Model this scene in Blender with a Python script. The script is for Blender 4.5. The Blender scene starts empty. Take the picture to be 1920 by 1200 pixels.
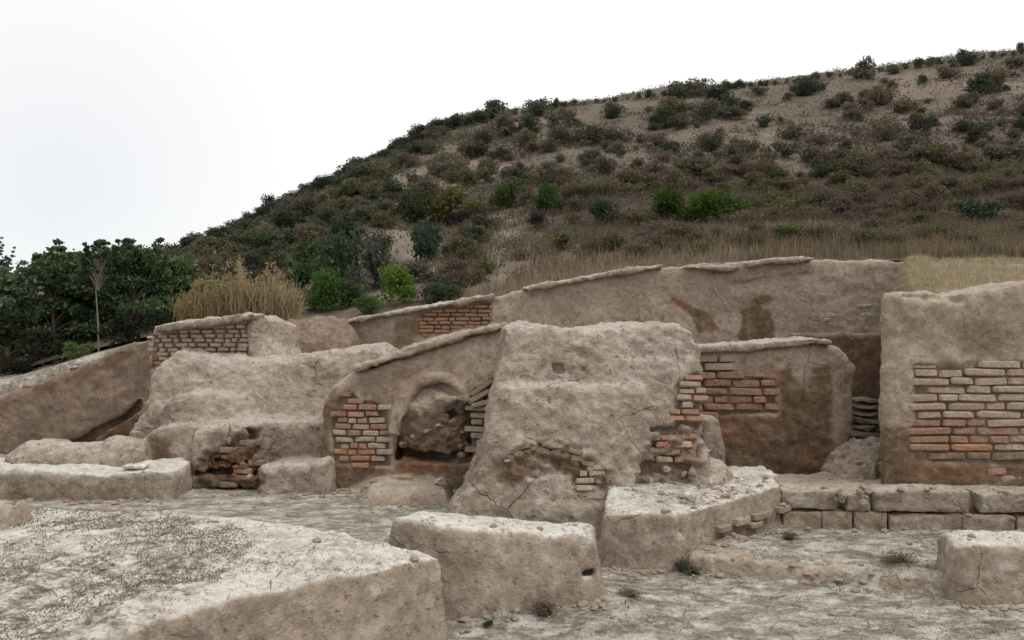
import bpy, bmesh, math, random
import numpy as np
from mathutils import Matrix, Vector

random.seed(7)
rng = np.random.default_rng(11)
scene = bpy.context.scene
C = scene.collection

# ------------------------------------------------------------------ camera, sky, sun, exposure
EYE = 1.9
F = 1600.0
cam_d = bpy.data.cameras.new('camera')
cam_d.lens = 30.0
cam_d.sensor_width = 36.0
cam_d.clip_start = 0.05
cam_d.clip_end = 2000.0
cam = bpy.data.objects.new('camera', cam_d)
C.objects.link(cam)
cam.location = (0, 0, EYE)
cam.rotation_euler = (math.radians(90), 0, 0)
scene.camera = cam

SUN_EL, SUN_AZ = math.radians(62), math.radians(115)     # azimuth clockwise from +Y
world = bpy.data.worlds.new('World')
scene.world = world
world.use_nodes = True
wn, wl = world.node_tree.nodes, world.node_tree.links
wn.clear()
w_out = wn.new('ShaderNodeOutputWorld')
w_bg = wn.new('ShaderNodeBackground')
w_bg.inputs['Strength'].default_value = 0.089
sky = wn.new('ShaderNodeTexSky')
sky.sky_type = 'NISHITA'
sky.sun_disc = False
sky.sun_elevation = SUN_EL
sky.sun_rotation = SUN_AZ
sky.altitude = 900
w_tc = wn.new('ShaderNodeTexCoord')
w_no = wn.new('ShaderNodeTexNoise')
w_no.inputs['Scale'].default_value = 1.6
w_no.inputs['Detail'].default_value = 5
w_rm = wn.new('ShaderNodeMapRange')
w_rm.inputs['From Min'].default_value = 0.30
w_rm.inputs['From Max'].default_value = 0.46
w_rm.inputs['To Min'].default_value = 0.9
w_rm.inputs['To Max'].default_value = 1.0
w_mx = wn.new('ShaderNodeMix')
w_mx.data_type = 'RGBA'
w_mx.inputs['B'].default_value = (11.8, 11.75, 11.7, 1)
wl.new(w_tc.outputs['Generated'], w_no.inputs['Vector'])
wl.new(w_no.outputs['Fac'], w_rm.inputs['Value'])
w_vd = wn.new('ShaderNodeVectorMath'); w_vd.operation = 'DISTANCE'
w_vd.inputs[1].default_value = Vector((-0.53, 1.0, 0.14)).normalized()
w_gap = wn.new('ShaderNodeMapRange')          # thin cloud low over the left of the hill
w_gap.inputs['From Min'].default_value = 0.02; w_gap.inputs['From Max'].default_value = 0.30
w_gap.inputs['To Min'].default_value = 0.76; w_gap.inputs['To Max'].default_value = 1.0
w_ml = wn.new('ShaderNodeMath'); w_ml.operation = 'MULTIPLY'
wl.new(w_tc.outputs['Generated'], w_vd.inputs[0])
wl.new(w_vd.outputs['Value'], w_gap.inputs['Value'])
wl.new(w_gap.outputs['Result'], w_ml.inputs[0])
wl.new(w_rm.outputs['Result'], w_ml.inputs[1])
wl.new(w_ml.outputs[0], w_mx.inputs['Factor'])
wl.new(sky.outputs['Color'], w_mx.inputs['A'])
wl.new(w_mx.outputs['Result'], w_bg.inputs['Color'])
wl.new(w_bg.outputs['Background'], w_out.inputs['Surface'])

sun_d = bpy.data.lights.new('sun', 'SUN')
sun_d.energy = 1.5
sun_d.angle = math.radians(22)
sun_d.color = (1.0, 0.96, 0.9)
sun = bpy.data.objects.new('sun', sun_d)
C.objects.link(sun)
sun.location = (5, -8, 20)
_sd = Vector((math.sin(SUN_AZ) * math.cos(SUN_EL), math.cos(SUN_AZ) * math.cos(SUN_EL), math.sin(SUN_EL)))
sun.rotation_euler = (-_sd).to_track_quat('-Z', 'Y').to_euler()

scene.view_settings.view_transform = 'Standard'
scene.view_settings.look = 'None'
scene.view_settings.gamma = 1.0
scene.view_settings.exposure = 0.0
scene.view_settings.use_curve_mapping = False
scene.render.engine = 'CYCLES'
scene.cycles.use_denoising = True
scene.cycles.max_bounces = 5
scene.cycles.diffuse_bounces = 3

# ------------------------------------------------------------------ noise and pixel helpers
_T = rng.random((64, 64, 64)).astype(np.float32)

def vnoise(p, s):
    """smooth value noise in -1..1 at points p (n,3), features of size s"""
    q = np.asarray(p, np.float32) / s + 1000.37
    i = np.floor(q).astype(np.int32)
    f = q - i
    f = f * f * (3 - 2 * f)
    i0 = i & 63
    i1 = (i + 1) & 63
    x0, y0, z0 = i0.T
    x1, y1, z1 = i1.T
    fx, fy, fz = f.T
    c00 = _T[x0, y0, z0] * (1 - fx) + _T[x1, y0, z0] * fx
    c10 = _T[x0, y1, z0] * (1 - fx) + _T[x1, y1, z0] * fx
    c01 = _T[x0, y0, z1] * (1 - fx) + _T[x1, y0, z1] * fx
    c11 = _T[x0, y1, z1] * (1 - fx) + _T[x1, y1, z1] * fx
    return (c00 * (1 - fy) + c10 * fy) * (1 - fz) * 2 + (c01 * (1 - fy) + c11 * fy) * fz * 2 - 1

def fbm(p, s, octaves=4, gain=0.5):
    r = 0; a = 1.0
    for k in range(octaves):
        r = r + a * vnoise(np.asarray(p) + 17.3 * k, s)
        s *= 0.5; a *= gain
    return r

def P(px, py, Y):
    return np.array([(px - 960) / F * Y, Y, EYE - (py - 600) / F * Y])

def proj(v):
    y = np.maximum(v[:, 1], 0.3)
    return 960 + F * v[:, 0] / y, 600 - F * (v[:, 2] - EYE) / y

def sstep(a, b, x):
    t = np.clip((x - a) / (b - a), 0, 1)
    return t * t * (3 - 2 * t)

def poly_sdf(X, Z, poly):
    poly = np.asarray(poly, np.float64)
    d = np.full(X.shape, 1e9)
    s = np.ones(X.shape)
    n = len(poly)
    for i in range(n):
        ax, az = poly[i]; bx, bz = poly[i - 1]
        ex, ez = bx - ax, bz - az
        wx, wz = X - ax, Z - az
        t = np.clip((wx * ex + wz * ez) / (ex * ex + ez * ez + 1e-12), 0, 1)
        d = np.minimum(d, (wx - ex * t) ** 2 + (wz - ez * t) ** 2)
        c1 = Z >= az; c2 = Z < bz; c3 = ex * wz > ez * wx
        flip = (c1 & c2 & c3) | (~c1 & ~c2 & ~c3)
        s = np.where(flip, -s, s)
    return s * np.sqrt(d)

def smax(a, b, k):
    h = np.maximum(k - np.abs(a - b), 0)
    return np.maximum(a, b) + h * h / (4 * k)

def smin(a, b, k):
    return -smax(-a, -b, k)

# ------------------------------------------------------------------ earthen solids from distance fields
class Plane:
    """wall front: y = Y0 + a (x-x0) + b (z-z0)"""
    def __init__(self, Y0, a=0.0, b=0.0, x0=0.0, z0=0.0):
        self.Y0, self.a, self.b, self.x0, self.z0 = Y0, a, b, x0, z0
    def hit(self, px, py):
        u, w = (px - 960) / F, -(py - 600) / F
        t = (self.Y0 - self.a * self.x0 + self.b * (EYE - self.z0)) / (1 - self.a * u - self.b * w)
        return np.array([u * t, t, EYE + w * t])
    def y(self, x, z):
        return self.Y0 + self.a * (x - self.x0) + self.b * (z - self.z0)

class Prism:
    """outline seen from the front, on a (leaning) plane, with a thickness"""
    def __init__(self, px, plane, thick, k=0.06, off=0.0):
        self.pl, self.t, self.k, self.off = plane, thick, k, off
        pts = [plane.hit(*p) for p in px]
        self.poly = [(p[0], p[2]) for p in pts]
        xs = [p[0] for p in pts]; zs = [p[2] for p in pts]; ys = [p[1] for p in pts]
        self.box = (min(xs), max(xs), min(ys) + off, max(ys) + off + thick, min(zs), max(zs))
    def __call__(self, x, y, z):
        X, Z = np.broadcast_arrays(x[:, 0, :], z[0:1, 0, :])
        d2 = poly_sdf(X, Z, self.poly)[:, None, :]
        q = y - self.pl.y(x, z) - self.off
        d = smax(d2, -q, self.k)
        return smax(d, q - self.t, self.k)

class Slab:
    """outline in plan, with a top surface ztop(x,y) and a batter"""
    def __init__(self, xy, ztop, zbot=-0.3, k=0.06, batter=0.05):
        self.xy, self.zt, self.zb, self.k, self.bt = xy, ztop, zbot, k, batter
        xs = [p[0] for p in xy]; ys = [p[1] for p in xy]
        zmax = max(float(ztop(p[0], p[1])) for p in xy)
        m = batter * (zmax - zbot)
        self.box = (min(xs) - m, max(xs) + m, min(ys) - m, max(ys) + m, zbot, zmax)
    def __call__(self, x, y, z):
        X, Y = np.broadcast_arrays(x[:, :, 0], y[0:1, :, 0])
        d2 = poly_sdf(X, Y, self.xy)[:, :, None]
        zt = self.zt(X, Y)[:, :, None] if callable(self.zt) else self.zt
        d = smax(d2 + self.bt * (z - zt), z - zt, self.k)
        return smax(d, self.zb - z, 0.02)

class Ball:
    def __init__(self, c, r, k=0.08):
        self.c, self.r, self.k = c, r, k
        self.box = (c[0] - r[0], c[0] + r[0], c[1] - r[1], c[1] + r[1], c[2] - r[2], c[2] + r[2])
    def __call__(self, x, y, z):
        q = np.sqrt(((x - self.c[0]) / self.r[0]) ** 2 + ((y - self.c[1]) / self.r[1]) ** 2 + ((z - self.c[2]) / self.r[2]) ** 2)
        return (q - 1) * min(self.r)

class Cut:
    """half space left of the oblique line x = a y, for a wall end that runs back at an angle"""
    sk = 0.06
    def __init__(self, a): self.a = a
    def __call__(self, x, y, z): return (x - self.a * y) / math.hypot(1, self.a) + 0 * z

def surface_nets(d, o, h):
    ins = d < 0
    nx, ny, nz = d.shape
    acc = np.zeros((nx - 1, ny - 1, nz - 1), np.int8)
    for i in (0, 1):
        for j in (0, 1):
            for k in (0, 1):
                acc += ins[i:nx - 1 + i, j:ny - 1 + j, k:nz - 1 + k]
    act = (acc > 0) & (acc < 8)
    idx = np.full(act.shape, -1, np.int64)
    ci, cj, ck = np.nonzero(act)
    n = len(ci)
    idx[ci, cj, ck] = np.arange(n)
    s = np.zeros((n, 3)); cnt = np.zeros(n)
    cor = {(i, j, k): d[ci + i, cj + j, ck + k] for i in (0, 1) for j in (0, 1) for k in (0, 1)}
    for a in cor:
        for ax in range(3):
            if a[ax] == 0:
                b = list(a); b[ax] = 1; b = tuple(b)
                va, vb = cor[a], cor[b]
                m = (va < 0) != (vb < 0)
                t = np.where(m, va / np.where(m, va - vb, 1), 0)
                p = np.tile(np.array(a, float), (n, 1)); p[:, ax] += t
                s += np.where(m[:, None], p, 0); cnt += m
    v = (s / cnt[:, None] + np.stack([ci, cj, ck], 1)) * h + np.asarray(o)
    quads = []
    for ax in range(3):
        sl0 = [slice(None)] * 3; sl1 = [slice(None)] * 3
        sl0[ax] = slice(0, -1); sl1[ax] = slice(1, None)
        a = ins[tuple(sl0)]; b = ins[tuple(sl1)]
        cr = a != b
        e1, e2 = (ax + 1) % 3, (ax + 2) % 3
        ii = np.stack(np.nonzero(cr), 1)
        ok = (ii[:, e1] > 0) & (ii[:, e2] > 0) & (ii[:, e1] < d.shape[e1] - 1) & (ii[:, e2] < d.shape[e2] - 1)
        ii = ii[ok]
        flip = a[tuple(ii.T)]
        def cell(d1, d2):
            c = ii.copy(); c[:, e1] -= d1; c[:, e2] -= d2
            return idx[tuple(c.T)]
        q = np.stack([cell(1, 1), cell(0, 1), cell(0, 0), cell(1, 0)], 1)
        q = np.where(flip[:, None], q, q[:, ::-1])
        quads.append(q)
    return v, np.concatenate(quads)

def mesh_from(name, v, faces, smooth=True):
    me = bpy.data.meshes.new(name)
    v = np.ascontiguousarray(v, np.float32); faces = np.ascontiguousarray(faces, np.int32)
    m, k = faces.shape
    me.vertices.add(len(v)); me.vertices.foreach_set('co', v.ravel())
    me.loops.add(m * k); me.loops.foreach_set('vertex_index', faces.ravel())
    me.polygons.add(m)
    me.polygons.foreach_set('loop_start', np.arange(0, m * k, k, dtype=np.int32))
    me.polygons.foreach_set('use_smooth', np.full(m, smooth))
    me.update(calc_edges=True)
    return me

def add_attr(me, name, val):
    a = me.attributes.new(name, 'FLOAT', 'POINT')
    a.data.foreach_set('value', np.ascontiguousarray(val, np.float32))

def paint(v, masks):
    """stains and painted-in shade with a shape of their own: name -> list of (pixel outline, softness px, raggedness px, strength)"""
    px, py = proj(v)
    out = {}
    nz = fbm(v, 0.22, 4, 0.6)
    for name, lst in masks.items():
        val = np.zeros(len(v))
        for poly, soft, rag, st in lst:
            sd = poly_sdf(px, py, poly) + nz * rag
            val = np.maximum(val, st * sstep(soft, -soft, sd))
        out[name] = val
    return out

def tag(o, label=None, cat=None, group=None, kind=None):
    if label: o['label'] = label
    if cat: o['category'] = cat
    if group: o['group'] = group
    if kind: o['kind'] = kind
    return o

def link(name, me, mat, parent=None, loc=(0, 0, 0)):
    o = bpy.data.objects.new(name, me)
    C.objects.link(o)
    if mat is not None and len(me.materials) == 0:
        me.materials.append(mat)
    if parent is not None:
        o.parent = parent
    o.location = loc
    return o

def earth(name, adds, subs=(), h=0.026, mat=None, masks=None, rough=0.02, fine=0.011, size=0.3, parent=None, uk=0.06, rough_at=None, smooth=True):
    pad = 0.09 + rough
    bx = np.array([a.box for a in adds])
    lo = bx[:, 0::2].min(0) - pad
    hi = bx[:, 1::2].max(0) + pad
    n = np.ceil((hi - lo) / h).astype(int) + 1
    x = (lo[0] + np.arange(n[0]) * h)[:, None, None]
    y = (lo[1] + np.arange(n[1]) * h)[None, :, None]
    z = (lo[2] + np.arange(n[2]) * h)[None, None, :]
    d = None
    for a in adds:
        e = a(x, y, z)
        d = e if d is None else smin(d, e, getattr(a, 'uk', uk))
    for s in subs:
        d = smax(d, -s(x, y, z), getattr(s, 'sk', 0.03))
    d = np.broadcast_to(d, tuple(n)).copy()
    v, q = surface_nets(d, lo, h)
    me = mesh_from(name, v, q)
    nor = np.empty(len(v) * 3, np.float32)
    me.vertices.foreach_get('normal', nor)
    nor = nor.reshape(-1, 3)
    amp = fbm(v, size, 3) * rough
    fn = fbm(v + 5, size * 0.25, 3, 0.6) * fine
    if rough_at:
        m = paint(v, {'r': rough_at})['r']
        fn = fn + m * (fbm(v * np.array([1, 1, 1.6]) + 9, 0.13, 3, 0.6) * 0.05 - 0.015)
    v = v + nor * (amp + fn)[:, None]
    base = np.array([(lo[0] + hi[0]) / 2, (lo[1] + hi[1]) / 2, lo[2] + pad])
    if parent is not None:
        base = np.array(parent.location)
    me.vertices.foreach_set('co', (v - base).astype(np.float32).ravel())
    me.update()
    mk = {'stain_shade': [], 'red': [], 'pale': [], 'litter': [], 'mortar': []}
    mk.update(masks or {})
    for kx, val in paint(v, mk).items():
        add_attr(me, kx, val)
    o = link(name, me, mat, parent, (0, 0, 0) if parent is not None else tuple(base))
    return o

# ------------------------------------------------------------------ materials
def new_mat(name):
    m = bpy.data.materials.new(name)
    m.use_nodes = True
    nt = m.node_tree
    nt.nodes.clear()
    out = nt.nodes.new('ShaderNodeOutputMaterial')
    b = nt.nodes.new('ShaderNodeBsdfPrincipled')
    b.inputs['Roughness'].default_value = 0.95
    b.inputs['Specular IOR Level'].default_value = 0.1
    nt.links.new(b.outputs['BSDF'], out.inputs['Surface'])
    return m, nt, b

class N:
    def __init__(self, nt): self.nt = nt
    def lk(self, a, b): self.nt.links.new(a, b)
    def noise(self, vec, scale, detail=4, rough=0.55, w=0.0):
        n = self.nt.nodes.new('ShaderNodeTexNoise')
        n.inputs['Scale'].default_value = scale; n.inputs['Detail'].default_value = detail
        n.inputs['Roughness'].default_value = rough; n.inputs['Distortion'].default_value = w
        self.lk(vec, n.inputs['Vector']); return n.outputs['Fac']
    def vor(self, vec, scale, feature='F1'):
        n = self.nt.nodes.new('ShaderNodeTexVoronoi'); n.feature = feature
        n.inputs['Scale'].default_value = scale
        self.lk(vec, n.inputs['Vector']); return n.outputs['Distance']
    def rng(self, v, a, b, c=0.0, d=1.0):
        n = self.nt.nodes.new('ShaderNodeMapRange')
        n.inputs['From Min'].default_value = a; n.inputs['From Max'].default_value = b
        n.inputs['To Min'].default_value = c; n.inputs['To Max'].default_value = d
        self.lk(v, n.inputs['Value']); return n.outputs['Result']
    def mix(self, f, a, b, mode='MIX'):
        n = self.nt.nodes.new('ShaderNodeMix'); n.data_type = 'RGBA'; n.blend_type = mode
        for s, x in (('Factor', f), ('A', a), ('B', b)):
            if isinstance(x, (int, float)): n.inputs[s].default_value = x
            elif isinstance(x, tuple): n.inputs[s].default_value = (*x, 1)
            else: self.lk(x, n.inputs[s])
        return n.outputs['Result']
    def math(self, op, a, b=None, c=None):
        n = self.nt.nodes.new('ShaderNodeMath'); n.operation = op
        for i, x in enumerate((a, b, c)):
            if x is None: continue
            if isinstance(x, (int, float)): n.inputs[i].default_value = x
            else: self.lk(x, n.inputs[i])
        return n.outputs[0]
    def attr(self, name):
        n = self.nt.nodes.new('ShaderNodeAttribute'); n.attribute_name = name
        return n.outputs['Fac']
    def coord(self, kind='Object', scale=(1, 1, 1)):
        t = self.nt.nodes.new('ShaderNodeTexCoord')
        m = self.nt.nodes.new('ShaderNodeMapping'); m.inputs['Scale'].default_value = scale
        self.lk(t.outputs[kind], m.inputs['Vector']); return m.outputs['Vector']
    def bump(self, h, strength, dist, prev=None):
        n = self.nt.nodes.new('ShaderNodeBump')
        n.inputs['Strength'].default_value = strength; n.inputs['Distance'].default_value = dist
        self.lk(h, n.inputs['Height'])
        if prev is not None: self.lk(prev, n.inputs['Normal'])
        return n.outputs['Normal']

def adobe_mat(name, base, dark, pale, stain_shade, red, top_pale=0.35, litter=(0.13, 0.108, 0.07), bump=0.04):
    m, nt, b = new_mat(name)
    k = N(nt)
    geo = nt.nodes.new('ShaderNodeNewGeometry')
    pos = geo.outputs['Position']
    sep = nt.nodes.new('ShaderNodeSeparateXYZ'); k.lk(geo.outputs['Normal'], sep.inputs[0])
    mp = nt.nodes.new('ShaderNodeMapping'); mp.inputs['Scale'].default_value = (3.0, 3.0, 0.45)
    k.lk(pos, mp.inputs['Vector'])
    n1 = k.noise(pos, 1.3, 5, 0.6)
    n2 = k.noise(pos, 6.0, 6, 0.68)
    n3 = k.noise(pos, 38.0, 4, 0.75)
    n4 = k.noise(pos, 15.0, 5, 0.72)
    st = k.noise(mp.outputs['Vector'], 2.2, 5, 0.65)
    c = k.mix(k.rng(n1, 0.38, 0.62), base, dark)
    c = k.mix(k.rng(n2, 0.50, 0.72, 0, 0.6), c, pale)
    c = k.mix(k.rng(st, 0.50, 0.68, 0, 0.45), c, dark)
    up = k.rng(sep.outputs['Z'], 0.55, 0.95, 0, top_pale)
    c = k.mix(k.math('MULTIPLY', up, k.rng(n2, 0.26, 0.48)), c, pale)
    c = k.mix(k.math('MULTIPLY', k.attr('pale'), k.rng(n2, 0.3, 0.6, 0.25, 1.0)), c, pale)
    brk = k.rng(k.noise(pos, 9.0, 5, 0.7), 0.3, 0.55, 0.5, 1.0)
    c = k.mix(k.math('MULTIPLY', k.attr('stain_shade'), brk), c, stain_shade)  # mask holds brown stains and a few painted-in shades
    brk2 = k.rng(k.noise(pos, 7.0, 5, 0.7), 0.36, 0.58, 0.1, 1.0)
    c = k.mix(k.math('MULTIPLY', k.attr('red'), brk2), c, red)
    c = k.mix(k.attr('mortar'), c, (0.165, 0.118, 0.085))
    lt = k.rng(k.noise(pos, 9.0, 7, 0.8), 0.44, 0.58)
    c = k.mix(k.math('MULTIPLY', k.attr('litter'), lt), c, litter)
    wob = nt.nodes.new('ShaderNodeMix'); wob.data_type = 'VECTOR'; wob.inputs['Factor'].default_value = 0.12
    nv = nt.nodes.new('ShaderNodeTexNoise'); nv.inputs['Scale'].default_value = 5.0; nv.inputs['Detail'].default_value = 4
    k.lk(pos, nv.inputs['Vector']); k.lk(pos, wob.inputs['A']); k.lk(nv.outputs['Color'], wob.inputs['B'])
    cr = k.vor(wob.outputs['Result'], 2.0, 'DISTANCE_TO_EDGE')
    crm = k.math('MULTIPLY', k.rng(cr, 0.0, 0.012, -1, 0), k.rng(n1, 0.50, 0.60))
    c = k.mix(k.math('MULTIPLY', crm, -0.6), c, (dark[0] * 0.4, dark[1] * 0.37, dark[2] * 0.34))
    pit = k.rng(k.noise(pos, 21.0, 3, 0.6), 0.62, 0.72, 0, 0.65)
    c = k.mix(pit, c, (dark[0] * 0.5, dark[1] * 0.47, dark[2] * 0.45))
    mot = k.rng(k.math('ADD', n4, k.math('MULTIPLY', n3, 0.6)), 0.55, 1.05, 0.68, 1.3)
    comb = nt.nodes.new('ShaderNodeCombineColor')
    for q in range(3): k.lk(mot, comb.inputs[q])
    c = k.mix(1.0, c, comb.outputs[0], 'MULTIPLY')
    k.lk(c, b.inputs['Base Color'])
    h = k.math('ADD', k.math('MULTIPLY', n2, 0.8), k.math('MULTIPLY', n4, 0.55))
    h = k.math('ADD', h, k.math('MULTIPLY', n3, 0.25))
    h = k.math('ADD', h, k.math('MULTIPLY', crm, 0.3))
    h = k.math('SUBTRACT', h, k.math('MULTIPLY', pit, 0.35))
    k.lk(k.bump(h, 1.0, bump), b.inputs['Normal'])
    return m

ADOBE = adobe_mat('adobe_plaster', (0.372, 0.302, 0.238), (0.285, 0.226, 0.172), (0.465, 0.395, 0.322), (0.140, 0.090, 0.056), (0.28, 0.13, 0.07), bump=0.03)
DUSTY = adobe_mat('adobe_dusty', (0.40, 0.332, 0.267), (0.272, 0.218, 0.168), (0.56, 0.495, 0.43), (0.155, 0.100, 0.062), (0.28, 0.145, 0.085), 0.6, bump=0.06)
BROWNW = adobe_mat('adobe_brown', (0.262, 0.195, 0.149), (0.20, 0.146, 0.108), (0.35, 0.28, 0.22), (0.115, 0.066, 0.038), (0.22, 0.10, 0.05), 0.2, bump=0.035)  # darker, browner earth mix than the plaster
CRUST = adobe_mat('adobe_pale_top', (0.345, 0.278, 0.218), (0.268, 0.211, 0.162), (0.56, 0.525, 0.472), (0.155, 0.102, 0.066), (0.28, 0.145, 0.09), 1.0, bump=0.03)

def brick_mat():
    m, nt, b = new_mat('mud_brick')
    k = N(nt)
    oi = nt.nodes.new('ShaderNodeObjectInfo')
    geo = nt.nodes.new('ShaderNodeNewGeometry')
    pos = geo.outputs['Position']
    n2 = k.noise(pos, 16.0, 5, 0.65)
    n3 = k.noise(pos, 34.0, 4, 0.7)
    c = k.mix(k.rng(n2, 0.36, 0.66, 0.08, 0.72), oi.outputs['Color'], (0.35, 0.285, 0.225))
    c = k.mix(k.rng(n3, 0.42, 0.75, 0, 0.55), c, (0.12, 0.08, 0.053))
    k.lk(c, b.inputs['Base Color'])
    k.lk(k.bump(k.math('ADD', n2, k.math('MULTIPLY', n3, 0.25)), 1.0, 0.03), b.inputs['Normal'])
    return m
BRICK = brick_mat()

def leaf_mat(name='foliage', lo=(0.55, 0.55, 0.6), hi=(1.45, 1.4, 1.15)):
    m, nt, b = new_mat(name)
    k = N(nt)
    oi = nt.nodes.new('ShaderNodeObjectInfo')
    geo = nt.nodes.new('ShaderNodeNewGeometry')
    r = geo.outputs['Random Per Island']
    c = k.mix(k.rng(r, 0, 1, 0.0, 1.0), lo, hi)
    c = k.mix(1.0, oi.outputs['Color'], c, 'MULTIPLY')
    k.lk(c, b.inputs['Base Color'])
    b.inputs['Roughness'].default_value = 0.75
    tr = nt.nodes.new('ShaderNodeBsdfTranslucent'); k.lk(c, tr.inputs['Color'])
    ms = nt.nodes.new('ShaderNodeMixShader'); ms.inputs[0].default_value = 0.35
    k.lk(b.outputs['BSDF'], ms.inputs[1]); k.lk(tr.outputs['BSDF'], ms.inputs[2])
    k.lk(ms.outputs[0], [q for q in nt.nodes if q.type == 'OUTPUT_MATERIAL'][0].inputs['Surface'])
    b.inputs['Specular IOR Level'].default_value = 0.2
    return m
LEAF = leaf_mat()
SOFT = leaf_mat('hill_foliage', (0.78, 0.78, 0.82), (1.22, 1.2, 1.1))

def bark_mat(name, c0, c1):
    m, nt, b = new_mat(name)
    k = N(nt)
    v = k.coord('Object', (8, 8, 2))
    n = k.noise(v, 4.0, 5, 0.65)
    k.lk(k.mix(k.rng(n, 0.35, 0.65), c0, c1), b.inputs['Base Color'])
    k.lk(k.bump(n, 0.7, 0.02), b.inputs['Normal'])
    return m
BARK = bark_mat('bark', (0.09, 0.07, 0.05), (0.20, 0.16, 0.12))
PALEBARK = bark_mat('pale_bark', (0.27, 0.25, 0.205), (0.15, 0.135, 0.105))

def ground_mat():
    m, nt, b = new_mat('dusty_ground')
    k = N(nt)
    geo = nt.nodes.new('ShaderNodeNewGeometry')
    pos = geo.outputs['Position']
    mp = nt.nodes.new('ShaderNodeMapping'); mp.inputs['Scale'].default_value = (1.0, 1.6, 1.0)
    k.lk(pos, mp.inputs['Vector']); pv = mp.outputs['Vector']
    n1 = k.noise(pv, 0.9, 5, 0.6); n2 = k.noise(pv, 4.5, 7, 0.74); n3 = k.noise(pos, 30, 4, 0.7)
    n4 = k.noise(pos, 11.0, 5, 0.75)
    c = k.mix(k.rng(n1, 0.40, 0.60), (0.37, 0.318, 0.262), (0.27, 0.225, 0.18))
    c = k.mix(k.math('MULTIPLY', k.rng(n2, 0.42, 0.54), 0.9), c, (0.57, 0.54, 0.49))
    lt = k.math('MULTIPLY', k.rng(k.noise(pv, 3.2, 7, 0.78), 0.46, 0.56), k.rng(n4, 0.38, 0.55, 0.3, 1.0))
    c = k.mix(k.math('MULTIPLY', lt, 0.85), c, (0.16, 0.135, 0.085))
    mot = k.rng(k.math('ADD', n4, k.math('MULTIPLY', n3, 0.6)), 0.55, 1.05, 0.6, 1.3)
    comb = nt.nodes.new('ShaderNodeCombineColor')
    for q in range(3): k.lk(mot, comb.inputs[q])
    c = k.mix(1.0, c, comb.outputs[0], 'MULTIPLY')
    k.lk(c, b.inputs['Base Color'])
    h = k.math('ADD', k.math('ADD', n2, k.math('MULTIPLY', n4, 0.5)), k.math('MULTIPLY', n3, 0.3))
    k.lk(k.bump(h, 1.0, 0.05), b.inputs['Normal'])
    return m
GROUND = ground_mat()

def hill_mat():
    m, nt, b = new_mat('hill_soil')
    k = N(nt)
    geo = nt.nodes.new('ShaderNodeNewGeometry')
    pos = geo.outputs['Position']
    n1 = k.noise(pos, 0.16, 5, 0.6); n2 = k.noise(pos, 0.9, 6, 0.7); n3 = k.noise(pos, 5.0, 5, 0.7)
    c = k.mix(k.rng(n1, 0.38, 0.62), (0.225, 0.184, 0.149), (0.165, 0.136, 0.108))
    c = k.mix(k.rng(n2, 0.44, 0.66, 0, 0.7), c, (0.150, 0.118, 0.092))
    c = k.mix(k.math('MULTIPLY', k.attr('scrub'), k.rng(n2, 0.25, 0.5, 0.55, 1)), c, (0.115, 0.088, 0.072))
    c = k.mix(k.math('MULTIPLY', k.attr('bare'), k.rng(n3, 0.3, 0.55, 0.4, 1)), c, (0.315, 0.253, 0.203))
    c = k.mix(k.rng(n3, 0.44, 0.66, 0, 0.6), c, (0.115, 0.09, 0.068))
    k.lk(c, b.inputs['Base Color'])
    k.lk(k.bump(k.math('ADD', n2, k.math('MULTIPLY', n3, 0.5)), 1.0, 0.3), b.inputs['Normal'])
    return m
HILL = hill_mat()

# ------------------------------------------------------------------ hill
BARE = [[(650, 355), (760, 325), (900, 300), (960, 320), (870, 345), (720, 365)], [(880, 420), (935, 400), (985, 405), (970, 440), (945, 475), (925, 470), (930, 430)],
        [(690, 440), (760, 425), (790, 480), (850, 520), (820, 560), (760, 480)], [(830, 540), (900, 490), (1060, 480), (1200, 495), (1000, 530), (850, 560)],
        [(1400, 190), (1450, 230), (1500, 300), (1560, 330), (1480, 330), (1430, 280)]]
def in_bare(px, py):
    px, py = np.atleast_1d(np.asarray(px, float)), np.atleast_1d(np.asarray(py, float))
    return np.min([poly_sdf(px, py, p) for p in BARE], axis=0) < 0
KX = np.array([-2600, -800, -200, 100, 300, 400, 500, 560, 640, 700, 760, 830, 900, 1000, 1100, 1200, 1350, 1450, 1550, 1700, 1800, 1920, 2300, 3200, 4600], float)
RPY = np.array([590, 575, 555, 520, 484, 447, 399, 373, 332, 302, 272, 240, 222, 208, 194, 183, 167, 158, 144, 128, 114, 100, 70, 40, 40], float)
RY = np.interp(KX, [-2600, 0, 300, 600, 900, 1400, 1920, 4600], [26, 28, 35, 45, 58, 62, 65, 70])
MPX = [-2600, 0, 300, 560, 700, 900, 1100, 1400, 1920, 4600]
MPY = [600, 575, 535, 470, 420, 380, 360, 345, 320, 300]
MYY = [18, 18, 20, 22, 24, 26, 27, 28, 28, 28]
BPX = [-2600, 0, 150, 290, 560, 640, 935, 1180, 1350, 1680, 1920, 4600]
BPY = [720, 705, 660, 628, 606, 606, 560, 512, 494, 488, 486, 480]
YB = 13.35

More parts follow.
